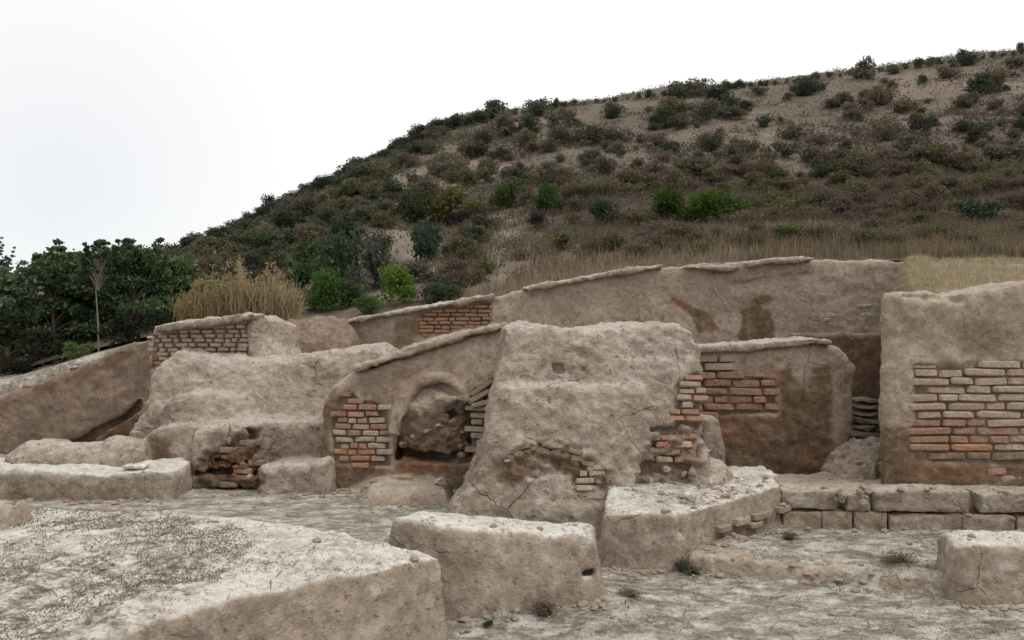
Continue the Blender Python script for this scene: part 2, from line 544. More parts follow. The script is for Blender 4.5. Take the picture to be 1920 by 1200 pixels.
def hill_z(px, Y, noise=True):
    px = np.asarray(px, float); Y = np.asarray(Y, float)
    rY, rp = np.interp(px, KX, RY), np.interp(px, KX, RPY)
    mY, mp = np.interp(px, MPX, MYY), np.interp(px, MPX, MPY)
    bp = np.interp(px, BPX, BPY)
    zb = EYE - (bp - 600) / F * YB
    zm = EYE - (mp - 600) / F * mY
    zr = EYE - (rp - 600) / F * rY
    t1 = np.clip((Y - YB) / (mY - YB), 0, 1)
    t2 = np.clip((Y - mY) / (rY - mY), 0, 1)
    z = zb + (zm - zb) * t1 + (zr - zm) * (1 - (1 - t2) ** 1.25)
    over = np.maximum(Y - rY, 0)
    z = z - 0.12 * over - 0.004 * over ** 2
    z = np.maximum(z, -3)
    if noise:
        p = np.stack([(px - 960) / F * Y, Y, Y * 0], -1).reshape(-1, 3)
        nz = (fbm(p, 4.0, 4, 0.55)).reshape(Y.shape)
        z = z + nz * 0.28 * sstep(13.5, 22, Y) * (1 - 0.5 * sstep(0, 6, Y - rY + 6))
    return z

_us = np.linspace(-2600, 4600, 620)
_ys = YB * (170 / YB) ** (np.linspace(0, 1, 230))
_U, _YY = np.meshgrid(_us, _ys, indexing='ij')
_Z = hill_z(_U, _YY)
_V = np.stack([(_U - 960) / F * _YY, _YY, _Z], -1).reshape(-1, 3)
def grid_faces(a, b):
    i = np.arange(a * b).reshape(a, b)
    return np.stack([i[:-1, :-1], i[1:, :-1], i[1:, 1:], i[:-1, 1:]], -1).reshape(-1, 4)
_me = mesh_from('hill', _V, grid_faces(620, 230))
_mk = paint(_V, {
    'scrub': [([(980, 330), (1250, 340), (1500, 315), (1950, 260), (2600, 240), (2600, 480), (1500, 470), (1100, 440), (900, 390)], 30, 22, 1.0),
              ([(250, 620), (300, 480), (500, 390), (640, 330), (700, 420), (620, 600)], 25, 20, 0.9)],
    'bare': [([(650, 355), (760, 325), (900, 300), (960, 320), (870, 345), (720, 365)], 12, 14, 1.0),
             ([(880, 420), (935, 400), (985, 405), (970, 440), (945, 475), (925, 470), (930, 430)], 10, 10, 1.0),
             ([(690, 440), (760, 425), (790, 480), (850, 520), (820, 560), (760, 480)], 12, 12, 0.8),
             ([(830, 540), (900, 490), (1060, 480), (1200, 495), (1000, 530), (850, 560)], 12, 10, 0.7),
             ([(1400, 190), (1450, 230), (1500, 300), (1560, 330), (1480, 330), (1430, 280)], 14, 16, 0.7),
             ([(1620, 150), (1800, 130), (1960, 130), (1960, 180), (1700, 210)], 14, 20, 0.6)]})
for _k, _v in _mk.items(): add_attr(_me, _k, _v)
tag(link('hill', _me, HILL), kind='structure')

def hill_at(px, py):
    Y = np.linspace(YB, float(np.interp(px, KX, RY)), 500)
    z = hill_z(np.full(500, px), Y)
    pp = 600 - F * (z - EYE) / Y
    k = np.nonzero(pp <= py)[0]
    i = int(k[0]) if len(k) else 499
    return Vector(((px - 960) / F * Y[i], Y[i], z[i]))

# ------------------------------------------------------------------ ground sheet
def axis(lo, hi, f0, f1, fine, coarse):
    a = [f0 - 0.5 * coarse * (1.35 ** i) * (i + 1) for i in range(14)]
    b = [f1 + 0.5 * coarse * (1.35 ** i) * (i + 1) for i in range(14)]
    a = [t for t in a if t > lo]; b = [t for t in b if t < hi]
    return np.array(sorted(set([lo] + a + list(np.arange(f0 + fine, f1, fine)) + b + [hi])))

def ground_h(x, y):
    p = np.stack([x, y, x * 0], -1).reshape(-1, 3)
    sh = x.shape
    z = (fbm(p, 0.9, 4, 0.5) * 0.022 + fbm(p + 3, 0.16, 3, 0.6) * 0.010).reshape(sh)
    # raised floor behind a low worn step on the right
    line = 6.5 - (x - 1.4) * 0.31 + 0.05 * vnoise(p, 0.5).reshape(sh)
    line = line + 0.06 * vnoise(p + 5, 0.2).reshape(sh)
    up = sstep(-0.045, 0.035, y - line) * sstep(1.0, 1.4, x)
    z = z + up * (0.115 - 0.075 * sstep(6.9, 7.5, y))
    # earth lapping against the foreground block
    z = z + 0.06 * np.exp(-((x - 0.7) ** 2 / 0.12 + (y - 5.7) ** 2 / 0.1))
    # earth fill behind the walls
    zf = np.interp(x, [-6.2, -5.0, -4.0, 3.0, 3.3, 9], [0.0, 0.25, 1.15, 1.15, 0.42, 0.42])
    fill = sstep(10.45, 10.7, y) * sstep(-5.2, -4.6, x)
    nz = z
    z = z * (1 - fill) + fill * zf
    bank = sstep(8.35, 8.6, y) * sstep(0.02, 0.2, x - 0.452 * y)
    zb = 2.08 + np.clip((y - 8.5) / 4.8, 0, 1) * 0.72
    z = z * (1 - bank) + bank * (zb + fbm(p, .4, 2).reshape(sh) * .03)
    y0 = np.interp(x, [-5.0, -4.8, -2.9, -2.6], [12.25, 12.6, 12.6, 13.3])
    far = sstep(0, 0.3, y - y0) * (1 - sstep(0.02, 0.2, x - 0.452 * y))
    hz = hill_z(960 + F * x / np.maximum(y, 5), np.full(x.shape, YB), False)
    z = np.where(y > 12.2, z * (1 - far) + far * (hz - 0.05), z)
    back = sstep(13.37, 13.75, y)
    return z * (1 - back) - 4 * back

_xs = axis(-900, 900, -5.4, 6.2, 0.032, 1.5)
_ys2 = axis(-600, 900, 2.9, 13.6, 0.032, 1.5)
_X, _Y = np.meshgrid(_xs, _ys2, indexing='ij')
_gz = ground_h(_X, _Y)
_me = mesh_from('ground', np.stack([_X, _Y, _gz], -1).reshape(-1, 3), grid_faces(len(_xs), len(_ys2)))
tag(link('ground', _me, GROUND), kind='structure')

def gz(x, y):
    return float(ground_h(np.array([[x]], float), np.array([[y]], float))[0, 0])

# ------------------------------------------------------------------ bricks and stones
def hull_mesh(name, pts):
    bm = bmesh.new()
    for p in pts: bm.verts.new(p)
    r = bmesh.ops.convex_hull(bm, input=bm.verts)
    bmesh.ops.delete(bm, geom=list({g for g in r['geom_interior'] + r['geom_unused'] if isinstance(g, bmesh.types.BMVert)}), context='VERTS')
    bm.normal_update()
    me = bpy.data.meshes.new(name)
    bm.to_mesh(me); bm.free()
    return me

def brick_mesh(i):
    r = random.Random(100 + i)
    pts = []
    for sx in (-1, 1):
        for sy in (-1, 1):
            for sz in (-1, 1):
                c = [0.5 * sx * (1 - r.uniform(0, .08)), 0.5 * sy * (1 - r.uniform(0, .1)), 0.5 * sz * (1 - r.uniform(0, .10))]
                bv = (r.uniform(.03, .11), r.uniform(.06, .16), r.uniform(.07, .24))
                for ax in range(3):
                    p = list(c)
                    for o in range(3):
                        if o != ax: p[o] -= (sx, sy, sz)[o] * bv[o]
                    pts.append(p)
    return hull_mesh('brick', pts)
BRICKS = [brick_mesh(i) for i in range(8)]
for _b in BRICKS: _b.materials.append(BRICK)

def stone_mesh(i):
    r = random.Random(300 + i)
    pts = []
    for _ in range(22):
        v = Vector((r.gauss(0, 1), r.gauss(0, 1), r.gauss(0, 1))).normalized() * r.uniform(.42, .52)
        pts.append(v)
    return hull_mesh('stone', pts)
STONES = [stone_mesh(i) for i in range(6)]
for _b in STONES: _b.materials.append(BRICK)

def frame(pl, tilt=0.0):
    ux = Vector((1, pl.a, 0)).normalized()
    n = Vector((pl.a, -1, pl.b)).normalized()
    uy = -n
    uy = (uy - ux * uy.dot(ux)).normalized()
    uz = ux.cross(uy)
    m = Matrix((ux, uy, uz)).transposed()
    return m @ Matrix.Rotation(tilt, 3, 'Y')

PALE = [(0.50, 0.385, 0.30), (0.46, 0.345, 0.265), (0.53, 0.42, 0.335), (0.47, 0.33, 0.25)]
TAN = [(0.413, 0.331, 0.25), (0.369, 0.288, 0.21), (0.463, 0.381, 0.294), (0.338, 0.263, 0.194)]
RED = [(0.37, 0.168, 0.098), (0.342, 0.162, 0.102), (0.306, 0.144, 0.094), (0.36, 0.186, 0.126), (0.27, 0.132, 0.09)]
ORANGE = [(0.432, 0.18, 0.074), (0.396, 0.162, 0.072), (0.384, 0.204, 0.108)]
BROWN = [(0.165, 0.11, 0.072), (0.198, 0.132, 0.083), (0.138, 0.09, 0.061)]

def put(name, me, parent, loc, rot, scale, col):
    o = bpy.data.objects.new(name, me)
    C.objects.link(o)
    o.parent = parent
    o.location = Vector(loc) - Vector(parent.location)
    o.rotation_euler = rot.to_euler() if isinstance(rot, Matrix) else rot
    o.scale = scale
    f = random.uniform(0.85, 1.15)
    o.color = (col[0] * f, col[1] * f, col[2] * f, 1)
    return o

def bricks(parent, poly, pl, pitch, length, color, proud=0.0, depth=0.16, tilt=0.0, keep=1.0, gap=0.11, jit=1.0, shift=0.5):
    """courses of single bricks inside a pixel outline on the wall's front plane; pitch/length in pixels"""
    xs = [p[0] for p in poly]; ys = [p[1] for p in poly]
    cx, cy = sum(xs) / len(xs), sum(ys) / len(ys)
    ct, sn = math.cos(tilt), math.sin(tilt)
    ext = max(max(xs) - min(xs), max(ys) - min(ys))
    rows = int(ext / pitch) + 2
    made = 0
    for r in range(-rows, rows):
        v = r * pitch
        u = -ext - random.uniform(0, 0.15) * length + (r % 2) * shift * length
        while u < ext:
            L = length * random.choice((0.5, 0.62, 0.85, 1.0, 1.0, 1.1, 1.2))
            uc = u + L / 2
            px, py = cx + uc * ct + v * sn, cy - uc * sn + v * ct
            u += L
            sd = float(poly_sdf(np.array([px]), np.array([py]), poly)[0])
            if sd > random.uniform(-.25, .32) * pitch or random.random() > keep: continue
            h = pl.hit(px, py)
            s = h[1] / F
            dz = random.uniform(-.09, .09) * pitch * s * jit
            q = random.uniform(-0.012, 0.012) * jit - proud * .6
            loc = (h[0], h[1] + depth / 2 + q, h[2] + dz)
            rm = frame(pl, tilt + random.uniform(-.035, .035) * jit)
            put('brick', random.choice(BRICKS), parent, loc, rm, ((L - pitch * gap) * s, depth, pitch * (1 - gap) * s * random.uniform(.92, 1.04)), random.choice(color(px, py)))
            made += 1
    return made

def thin(p, dy=4.5):
    n = (len(p) + 1) // 2
    return [q if i < n else (q[0], q[1] - dy) for i, q in enumerate(p)]

def recess(poly, pl, depth=0.07, k=0.02):
    p = Prism(poly, pl, depth + 0.5, k, off=-0.5)
    p.sk = max(0.03, k)
    return p

# ------------------------------------------------------------------ 1 far left bank wall
pl = Plane(12.0, a=-0.05, x0=-6)
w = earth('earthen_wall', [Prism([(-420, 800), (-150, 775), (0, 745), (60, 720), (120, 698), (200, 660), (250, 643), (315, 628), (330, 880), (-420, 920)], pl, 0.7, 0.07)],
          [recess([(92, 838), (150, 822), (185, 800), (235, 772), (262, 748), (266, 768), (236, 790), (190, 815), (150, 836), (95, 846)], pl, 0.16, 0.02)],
          h=0.032, mat=BROWNW, rough=0.04, fine=0.012,
          masks={'stain_shade': [([(110, 846), (190, 815), (262, 765), (262, 850)], 8, 8, 0.9), ([(-20, 760), (130, 705), (200, 670), (290, 640), (290, 650), (200, 690), (100, 730), (0, 765)], 8, 9, 0.6)],
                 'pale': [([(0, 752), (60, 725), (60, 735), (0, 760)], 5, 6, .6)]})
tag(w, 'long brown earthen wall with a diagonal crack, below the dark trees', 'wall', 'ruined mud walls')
for i in range(26):
    px = random.uniform(0, 285); py = np.interp(px, [0, 60, 120, 200, 290], [748, 722, 700, 662, 634]) + random.uniform(-6, 8)
    h = pl.hit(px, py); s = random.uniform(.05, .14)
    put('stone', random.choice(STONES), w, (h[0], h[1] + random.uniform(0, .25), h[2]), Matrix.Rotation(random.uniform(0, 3), 3, 'Z'), (s * 1.5, s * 1.2, s * .7), random.choice(TAN + BROWN))

# ------------------------------------------------------------------ 2 brick-topped block on the left
xc = P(470, 600, 10.8)[0]; xl = P(290, 600, 11.3)[0]; xr = P(560, 600, 11.7)[0]
ax = (11.3 - 10.8) / (xl - xc)
def zt_left(x, y):
    t = np.clip((x - xl) / (xc - xl), 0, 1)
    return 1.80 + 0.15 * t - 0.14 * np.clip((x - xc) / (xr - xc), 0, 1.3)
pl = Plane(10.8, a=ax, x0=xc)
pan = [(292, 628), (380, 618), (462, 606), (470, 672), (400, 662), (335, 658), (300, 690), (286, 692)]
w = earth('brick_block', [Slab([(xl, 11.3), (xc, 10.8), (xr, 11.7), (xr - 1.0, 12.6), (xl + .3, 12.4)], zt_left, 0.9, 0.05, 0.10)], [recess(pan, pl, 0.05)],
          h=0.026, mat=DUSTY, rough=0.02, masks={'mortar': [(pan, 2, 2, .35)], 'pale': [([(500, 635), (570, 650), (585, 670), (480, 672)], 8, 8, .9)]})
tag(w, 'square mud-brick block with an overhanging slab, left of the reeds', 'block')
bricks(w, [(288, 622), (380, 612), (468, 600), (474, 676), (330, 672), (284, 700)], pl, 8.6, 23, lambda x, y: PALE if x > 300 or y < 670 else ORANGE + RED, proud=0.012, depth=0.14)
cp = earth('coping', [Prism([(286, 613), (340, 602), (400, 596), (450, 588), (474, 589), (472, 600), (430, 607), (380, 613), (320, 621), (290, 625)], Plane(10.62, a=ax, x0=xc), 0.5, 0.04)],
           h=0.022, mat=DUSTY, rough=0.025, fine=0.012, size=0.2, parent=w)

# ------------------------------------------------------------------ 3 rounded earthen mass
up_pl = Plane(10.15, b=0.42, z0=0.3)
lo_pl = Plane(9.85, b=0.06, z0=0.3)
mound_a = Ball(P(385, 775, 10.22), (0.5, 0.24, 0.26)); mound_a.uk = .2
pil_pl = Plane(9.55, b=0.10, z0=0.3)
base_pl = Plane(9.35, b=0.05, z0=0.3)
pil = Prism([(356, 812), (400, 799), (440, 796), (484, 800), (489, 918), (350, 926)], pil_pl, 0.8, 0.16)
grooves = [recess([(400, 861), (470, 868), (472, 875), (398, 869)], pil_pl, 0.18), recess([(362, 886), (420, 880), (478, 884), (478, 893), (420, 888), (362, 893)], pil_pl, 0.2),
           recess([(455, 806), (486, 812), (484, 822), (462, 822)], pil_pl, 0.16)]
w = earth('earth_mass', [
    Prism([(284, 690), (330, 657), (420, 664), (480, 674), (560, 668), (640, 655), (705, 650), (728, 668), (660, 712), (640, 800), (640, 930), (228, 940), (234, 830), (250, 785), (272, 735)], up_pl, 1.3, 0.16),
    Prism([(230, 846), (290, 806), (345, 800), (430, 801), (480, 790), (560, 792), (640, 792), (640, 930), (222, 940)], lo_pl, 1.2, 0.05),
    pil, Prism([(487, 880), (540, 870), (612, 868), (620, 935), (484, 935)], base_pl, 0.8, 0.06),
    mound_a, Ball(P(232, 862, 9.75), (0.3, 0.3, 0.26))],
    grooves, h=0.026, mat=DUSTY, rough=0.035, fine=0.016,
    rough_at=[([(370, 860), (410, 830), (440, 800), (486, 805), (488, 905), (360, 910)], 8, 10, 1.2), ([(240, 780), (270, 760), (285, 800), (250, 820)], 8, 8, .7)],
    masks={'stain_shade': [([(366, 866), (400, 850), (440, 820), (470, 805), (486, 830), (487, 918), (352, 924)], 10, 10, 1.0), ([(276, 815), (325, 822), (334, 872), (280, 880)], 10, 8, .95),
                     ([(485, 850), (600, 845), (602, 868), (490, 870)], 8, 6, .35)],
           'red': [([(440, 850), (484, 850), (484, 900), (430, 912)], 10, 12, .7), ([(275, 850), (300, 845), (300, 885), (275, 885)], 8, 8, .6)],
           'pale': [([(310, 660), (400, 655), (520, 668), (560, 668), (480, 690), (400, 690)], 8, 8, 0.8), ([(490, 868), (604, 862), (604, 884), (490, 890)], 5, 5, .8), ([(345, 796), (604, 788), (604, 800), (345, 806)], 3, 3, .6)]})
tag(w, 'large rounded grey earth mass with a mid-height ledge, left of the niche wall', 'earth mound')
bricks(w, [(404, 838), (470, 828), (486, 905), (410, 915)], pil_pl, 13, 34, lambda x, y: BROWN + RED[:1], proud=-0.01, depth=0.14, keep=0.6, tilt=0.02)
for px, py, s in ((458, 812, .09), (471, 835, .10), (440, 845, .08), (478, 860, .07), (455, 872, .09), (466, 895, .08), (430, 826, .06)):
    h = pil_pl.hit(px, py)
    put('stone', random.choice(STONES), w, (h[0], h[1] + 0.02, h[2]), Matrix.Rotation(random.uniform(0, 3), 3, 'Y'), (s * 1.4, s, s), random.choice(BROWN + TAN[:1]))

# ------------------------------------------------------------------ 4 low wall at far left with mounds
w = earth('low_wall', [Slab([(-8.2, 9.05), (-3.58, 9.0), (-3.6, 9.6), (-3.8, 9.9), (-8.2, 9.9)], lambda x, y: 0.31 + 0 * x - 0.05 * np.exp(-((x + 4.35) / .22) ** 2), -0.2, 0.05, 0.06)],
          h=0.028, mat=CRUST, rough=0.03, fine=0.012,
          masks={'stain_shade': [([(0, 905), (60, 900), (180, 915), (250, 915), (230, 940), (0, 945)], 10, 10, .55)], 'pale': [([(0, 880), (360, 880), (360, 892), (100, 892), (0, 892)], 4, 5, .7)]})
tag(w, 'low flat-topped mud wall running along the far left floor', 'wall', 'ruined mud walls')
w = earth('mud_mound', [Ball(P(120, 868, 9.7), (0.55, 0.3, 0.24)), Ball(P(70, 868, 9.7), (0.28, 0.26, 0.2)), Ball(P(180, 868, 9.7), (0.24, 0.26, 0.2))], h=0.025, mat=DUSTY, rough=0.03, fine=0.014, uk=0.15)
tag(w, 'low lumpy mud mound on top of the low left wall', 'mound')
h = P(255, 880, 9.2)
o = link('flat_stone', BRICKS[3].copy(), BRICK, None, (h[0], h[1], 0.325)); o.scale = (.24, .2, .035); o.color = (.9, .9, .88, 1)
tag(o, 'flat white stone lying on the low left wall', 'stone')

# ------------------------------------------------------------------ 5 niche wall
pl = Plane(9.6, b=0.12, z0=0.3)
panL = [(636, 744), (662, 738), (672, 752), (705, 757), (722, 768), (728, 800), (731, 874), (626, 872), (622, 800)]
panR = [(884, 740), (926, 700), (932, 740), (922, 800), (906, 865), (882, 868)]
arch = Prism([(740, 866), (746, 800), (764, 750), (792, 722), (835, 714), (862, 730), (884, 764), (888, 872)], pl, 1.0, 0.03, off=-0.55); arch.sk = 0.03
lip = Prism([(724, 815), (734, 765), (756, 722), (795, 698), (838, 700), (868, 724), (882, 752), (872, 756), (850, 728), (822, 716), (795, 722), (772, 748), (757, 785), (750, 818)], pl, 0.3, 0.05, off=-0.07); lip.uk = 0.05
core = Ball(P(816, 798, 9.945), (0.44, 0.36, 0.52)); core.uk = .03
core2 = Prism([(750, 866), (752, 835), (790, 826), (860, 826), (884, 840), (884, 866)], pl, 0.6, 0.10, off=0.06); core2.uk = .06
core3 = Ball(P(835, 748, 9.80), (0.22, 0.2, 0.14)); core3.uk = .05
core4 = Ball(P(798, 765, 9.77), (0.18, 0.17, 0.13)); core4.uk = .05
s1 = recess([(750, 842), (790, 851), (840, 851), (884, 842), (884, 856), (840, 868), (790, 866), (748, 854)], pl, 0.32)
s2 = recess([(778, 820), (830, 826), (884, 816), (884, 826), (830, 833), (778, 828)], pl, 0.28)
s3 = recess([(828, 772), (850, 768), (860, 780), (846, 790), (830, 784)], pl, 0.22)
class Carved:
    def __init__(self, base, subs): self.b, self.s = base, subs; self.box = base.box; self.uk = 0.03
    def __call__(self, x, y, z):
        d = self.b(x, y, z)
        for s in self.s: d = smax(d, -s(x, y, z), getattr(s, 'sk', .03))
        return d
wallp = Carved(Prism([(602, 770), (615, 728), (660, 699), (720, 683), (800, 655), (880, 630), (950, 612), (990, 640), (990, 935), (588, 935), (598, 870), (604, 820)], pl, 1.0, 0.08),
               [arch, recess(panL, pl, 0.045), recess(panR, pl, 0.08)])
low = Slab([(P(688, 0, 8.85)[0], 8.85), (P(836, 0, 8.85)[0], 8.85), (P(840, 0, 9.8)[0], 9.8), (P(690, 0, 9.8)[0], 9.8)], lambda x, y: 0.15 + 0 * x, -0.2, 0.14, 0.5)
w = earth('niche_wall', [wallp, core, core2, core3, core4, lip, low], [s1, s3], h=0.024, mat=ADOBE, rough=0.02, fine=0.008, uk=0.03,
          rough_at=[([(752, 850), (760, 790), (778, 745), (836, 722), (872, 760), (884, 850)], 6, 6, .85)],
          masks={'mortar': [(panL, 2, 3, .9), (panR, 2, 3, .9)], 'stain_shade': [([(590, 935), (600, 760), (625, 725), (640, 750), (625, 800), (625, 872), (735, 880), (740, 830), (885, 872), (900, 900), (870, 960), (835, 930), (830, 895), (690, 893), (640, 925)], 8, 8, 1.0),
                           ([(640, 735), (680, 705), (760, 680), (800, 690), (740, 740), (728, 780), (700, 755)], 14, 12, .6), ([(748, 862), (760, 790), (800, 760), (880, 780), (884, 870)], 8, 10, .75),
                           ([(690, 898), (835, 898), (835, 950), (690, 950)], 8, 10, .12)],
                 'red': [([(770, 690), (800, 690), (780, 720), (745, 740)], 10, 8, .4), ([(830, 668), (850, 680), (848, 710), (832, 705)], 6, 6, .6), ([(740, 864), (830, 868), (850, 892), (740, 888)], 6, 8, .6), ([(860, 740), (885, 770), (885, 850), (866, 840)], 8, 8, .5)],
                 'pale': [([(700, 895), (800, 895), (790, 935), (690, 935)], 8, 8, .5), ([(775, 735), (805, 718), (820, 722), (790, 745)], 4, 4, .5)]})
tag(w, 'mud wall with an arched niche and exposed red brick beside it', 'wall', 'ruined mud walls')
def ncol(x, y):
    if y > 845 and x < 695: return ORANGE
    if x < 705 and y < 800: return RED + RED + TAN[:2]
    if y > 800 and x < 680: return RED[:3] + TAN[:2]
    return TAN + RED[2:3]
bricks(w, panL, pl, 12.0, 33, ncol, proud=0.012, depth=0.16)
bricks(w, [(884, 752), (930, 742), (924, 800), (908, 868), (882, 870)], pl, 13.0, 40, lambda x, y: TAN if y < 840 else RED, proud=0.015, depth=0.16, tilt=0.02)
for px, py, L, t in ((904, 728, 52, .62), (910, 714, 46, .62), (916, 700, 40, .64), (898, 744, 48, .5), (905, 757, 44, .25)):
    h = pl.hit(px, py); s = h[1] / F
    put('brick', random.choice(BRICKS), w, (h[0], h[1] + 0.02, h[2]), frame(pl, -t), (L * s, .16, 10 * s), random.choice(TAN))
for px, py, sx, sz, c in ((797, 752, 34, 24, TAN), (838, 748, 40, 34, TAN), (800, 776, 34, 16, RED), (828, 779, 30, 16, RED[2:3] + TAN[:1]), (778, 795, 22, 16, ORANGE), (825, 796, 30, 14, TAN), (779, 820, 20, 10, TAN), (805, 808, 36, 12, TAN), (850, 806, 44, 18, BROWN + TAN[3:]), (765, 810, 16, 12, BROWN), (755, 835, 20, 14, BROWN), (868, 855, 22, 16, BROWN), (866, 838, 20, 12, BROWN), (803, 829, 9, 8, [(.75, .72, .7)]), (775, 819, 16, 9, [(.7, .66, .6)])):
    h = pl.hit(px, py); s = (h[1]) / F
    put('stone', random.choice(STONES), w, (h[0] * 1.01, h[1] + .10 if py > 815 else h[1] + .025 + .24 * ((px - 816) / 65) ** 2, h[2]), Matrix.Rotation(random.uniform(-.2, .2), 3, 'Y'), (sx * s * 1.1, .2, sz * s * 1.1), random.choice(c))
cp = earth('coping', [Prism(thin([(664, 690), (720, 668), (800, 640), (880, 619), (946, 605), (956, 612), (930, 622), (880, 634), (820, 652), (760, 670), (700, 686), (666, 698)], 1.5), Plane(9.52, b=.12, z0=.3), 0.55, 0.015)],
           h=0.022, mat=ADOBE, rough=0.025, fine=0.014, size=0.18, parent=w, masks={'stain_shade': [([(800, 650), (880, 628), (940, 610), (945, 620), (880, 640), (800, 662)], 5, 5, .7)]})
h = P(822, 889, 9.1)
o = link('pale_stone', STONES[2].copy(), BRICK, None, (h[0], 9.1, 0.185)); o.scale = (.12, .09, .07); o.rotation_euler = (0, -.5, .3); o.color = (.62, .57, .5, 1)
tag(o, 'small pale stone on the ledge below the niche', 'stone')

# ------------------------------------------------------------------ 6 central buttress
bpl = Plane(7.62, b=0.40, z0=0.2)
bpl2 = Plane(7.54, b=0.385, z0=0.2)
hole = [recess([(1038, 684), (1056, 686), (1054, 696), (1040, 697)], bpl, .06, .02),
        recess([(1072, 884), (1140, 880), (1148, 922), (1120, 932), (1080, 912)], bpl2, 0.03), recess([(1215, 800), (1270, 808), (1268, 820), (1240, 818), (1214, 808)], bpl, .08), recess([(1190, 905), (1205, 870), (1290, 840), (1296, 905), (1240, 925), (1192, 935)], bpl, .05, .03)]
foot1 = Ball(P(1285, 905, 7.85), (.26, .4, .12)); foot2 = Ball(P(1220, 915, 7.8), (.22, .35, .08)); foot3 = Ball(P(1330, 890, 8.1), (.2, .3, .14))
for q_ in (foot1, foot2, foot3): q_.uk = .12
panB = [(1268, 722), (1300, 700), (1318, 700), (1314, 780), (1310, 800), (1266, 802)]
hole.append(recess(panB, bpl, 0.045))
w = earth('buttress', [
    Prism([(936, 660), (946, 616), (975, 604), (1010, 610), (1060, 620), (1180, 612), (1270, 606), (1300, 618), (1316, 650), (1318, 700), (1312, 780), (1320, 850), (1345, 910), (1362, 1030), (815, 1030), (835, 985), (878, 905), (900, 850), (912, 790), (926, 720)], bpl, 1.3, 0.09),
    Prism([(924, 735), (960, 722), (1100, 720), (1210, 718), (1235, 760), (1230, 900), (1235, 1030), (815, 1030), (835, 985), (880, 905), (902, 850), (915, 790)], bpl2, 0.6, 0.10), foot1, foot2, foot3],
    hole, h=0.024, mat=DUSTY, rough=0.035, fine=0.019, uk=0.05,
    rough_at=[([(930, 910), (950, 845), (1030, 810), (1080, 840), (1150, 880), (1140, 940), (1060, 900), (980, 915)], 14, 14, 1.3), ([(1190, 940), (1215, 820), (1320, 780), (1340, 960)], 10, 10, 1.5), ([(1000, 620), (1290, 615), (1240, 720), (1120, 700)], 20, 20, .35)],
    masks={'mortar': [(panB, 2, 3, .9), ([(1075, 886), (1138, 883), (1145, 920), (1084, 910)], 3, 8, .55)], 'stain_shade': [([(925, 905), (935, 870), (985, 858), (1000, 880), (985, 905), (950, 915)], 8, 8, 1.0), ([(935, 870), (965, 842), (1000, 828), (1068, 828), (1090, 860), (1148, 885), (1145, 932), (1080, 905), (1040, 868), (1000, 862), (960, 890)], 9, 14, 1.0), ([(1195, 930), (1215, 830), (1310, 780), (1330, 900)], 12, 12, .6)],
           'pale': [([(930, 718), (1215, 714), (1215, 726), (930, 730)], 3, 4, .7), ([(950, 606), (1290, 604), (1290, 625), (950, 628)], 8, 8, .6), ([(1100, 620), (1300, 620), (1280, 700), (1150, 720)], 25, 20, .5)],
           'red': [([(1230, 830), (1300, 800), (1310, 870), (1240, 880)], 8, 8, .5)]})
tag(w, 'massive leaning earth buttress with a hollowed base in the middle of the ruin', 'buttress')
bricks(w, panB, bpl, 13.0, 36, lambda x, y: (TAN + RED) if y < 770 else RED, proud=0.02, depth=0.16)
bricks(w, [(1070, 882), (1140, 880), (1150, 924), (1115, 940), (1078, 914)], bpl2, 13.5, 34, lambda x, y: TAN, proud=-0.006, depth=0.16, keep=.72)
bricks(w, [(1225, 826), (1290, 815), (1300, 880), (1235, 890)], bpl, 14, 32, lambda x, y: TAN + BROWN + RED[:1], proud=0.0, depth=0.16, keep=.7)
_r6 = random.Random(66)
band = []
for i in range(34):
    t = _r6.random(); px = 940 + 200 * t
    py = np.interp(px, [940, 965, 1000, 1060, 1090, 1140], [872, 850, 838, 838, 866, 905]) + _r6.uniform(-9, 11)
    band.append((px, float(py), _r6.uniform(.035, .075)))
for px, py, s in band:
    h = bpl2.hit(px, py)
    put('brick', random.choice(BRICKS), w, (h[0], h[1] + .055 + random.uniform(-.015, .02), h[2]), frame(bpl2, random.uniform(-.35, .35)), (s * random.uniform(1.4, 2.6), .12, s * .8), random.choice(BROWN + TAN[:2] + BROWN))
for px, py, s in ( (1090, 925, .07), (1128, 930, .06), (1105, 905, .05), (1222, 905, .08), (1250, 880, .07), (1285, 890, .06), (1210, 920, .07), (1270, 915, .07)):
    h = bpl.hit(px, py)
    put('stone', random.choice(STONES), w, (h[0], h[1] + .03, h[2]), Matrix.Rotation(random.uniform(0, 3), 3, 'Y'), (s * 1.3, s * 1.3, s), random.choice(TAN))

# ------------------------------------------------------------------ 7 terrace wall right of the buttress
pl = Plane(9.3, b=0.03, z0=0.3)
panT = [(1300, 668), (1366, 672), (1372, 708), (1452, 712), (1459, 776), (1300, 778)]
w = earth('terrace_wall', [Prism([(1280, 660), (1400, 652), (1530, 640), (1578, 652), (1606, 690), (1600, 800), (1584, 925), (1280, 925)], pl, 1.0, 0.09)], [recess(panT, pl, 0.045)],
          h=0.026, mat=ADOBE, rough=0.022, masks={'mortar': [(panT, 2, 4, .9)],
              'stain_shade': [([(1312, 778), (1460, 778), (1462, 700), (1478, 690), (1496, 722), (1512, 728), (1522, 692), (1552, 690), (1562, 760), (1566, 925), (1300, 925)], 7, 7, 1.0), ([(1570, 660), (1600, 680), (1600, 925), (1580, 925)], 12, 10, .5)],  # second outline paints shade onto the wall's turned right end
              'red': [([(1500, 840), (1556, 840), (1556, 880), (1500, 890)], 10, 10, .6), ([(1370, 690), (1460, 690), (1460, 712), (1380, 706)], 6, 6, .6), ([(1330, 780), (1460, 776), (1430, 830), (1340, 820)], 12, 12, .4)],
              'pale': [([(1462, 665), (1550, 655), (1540, 690), (1500, 715), (1470, 690)], 8, 8, .4)]})
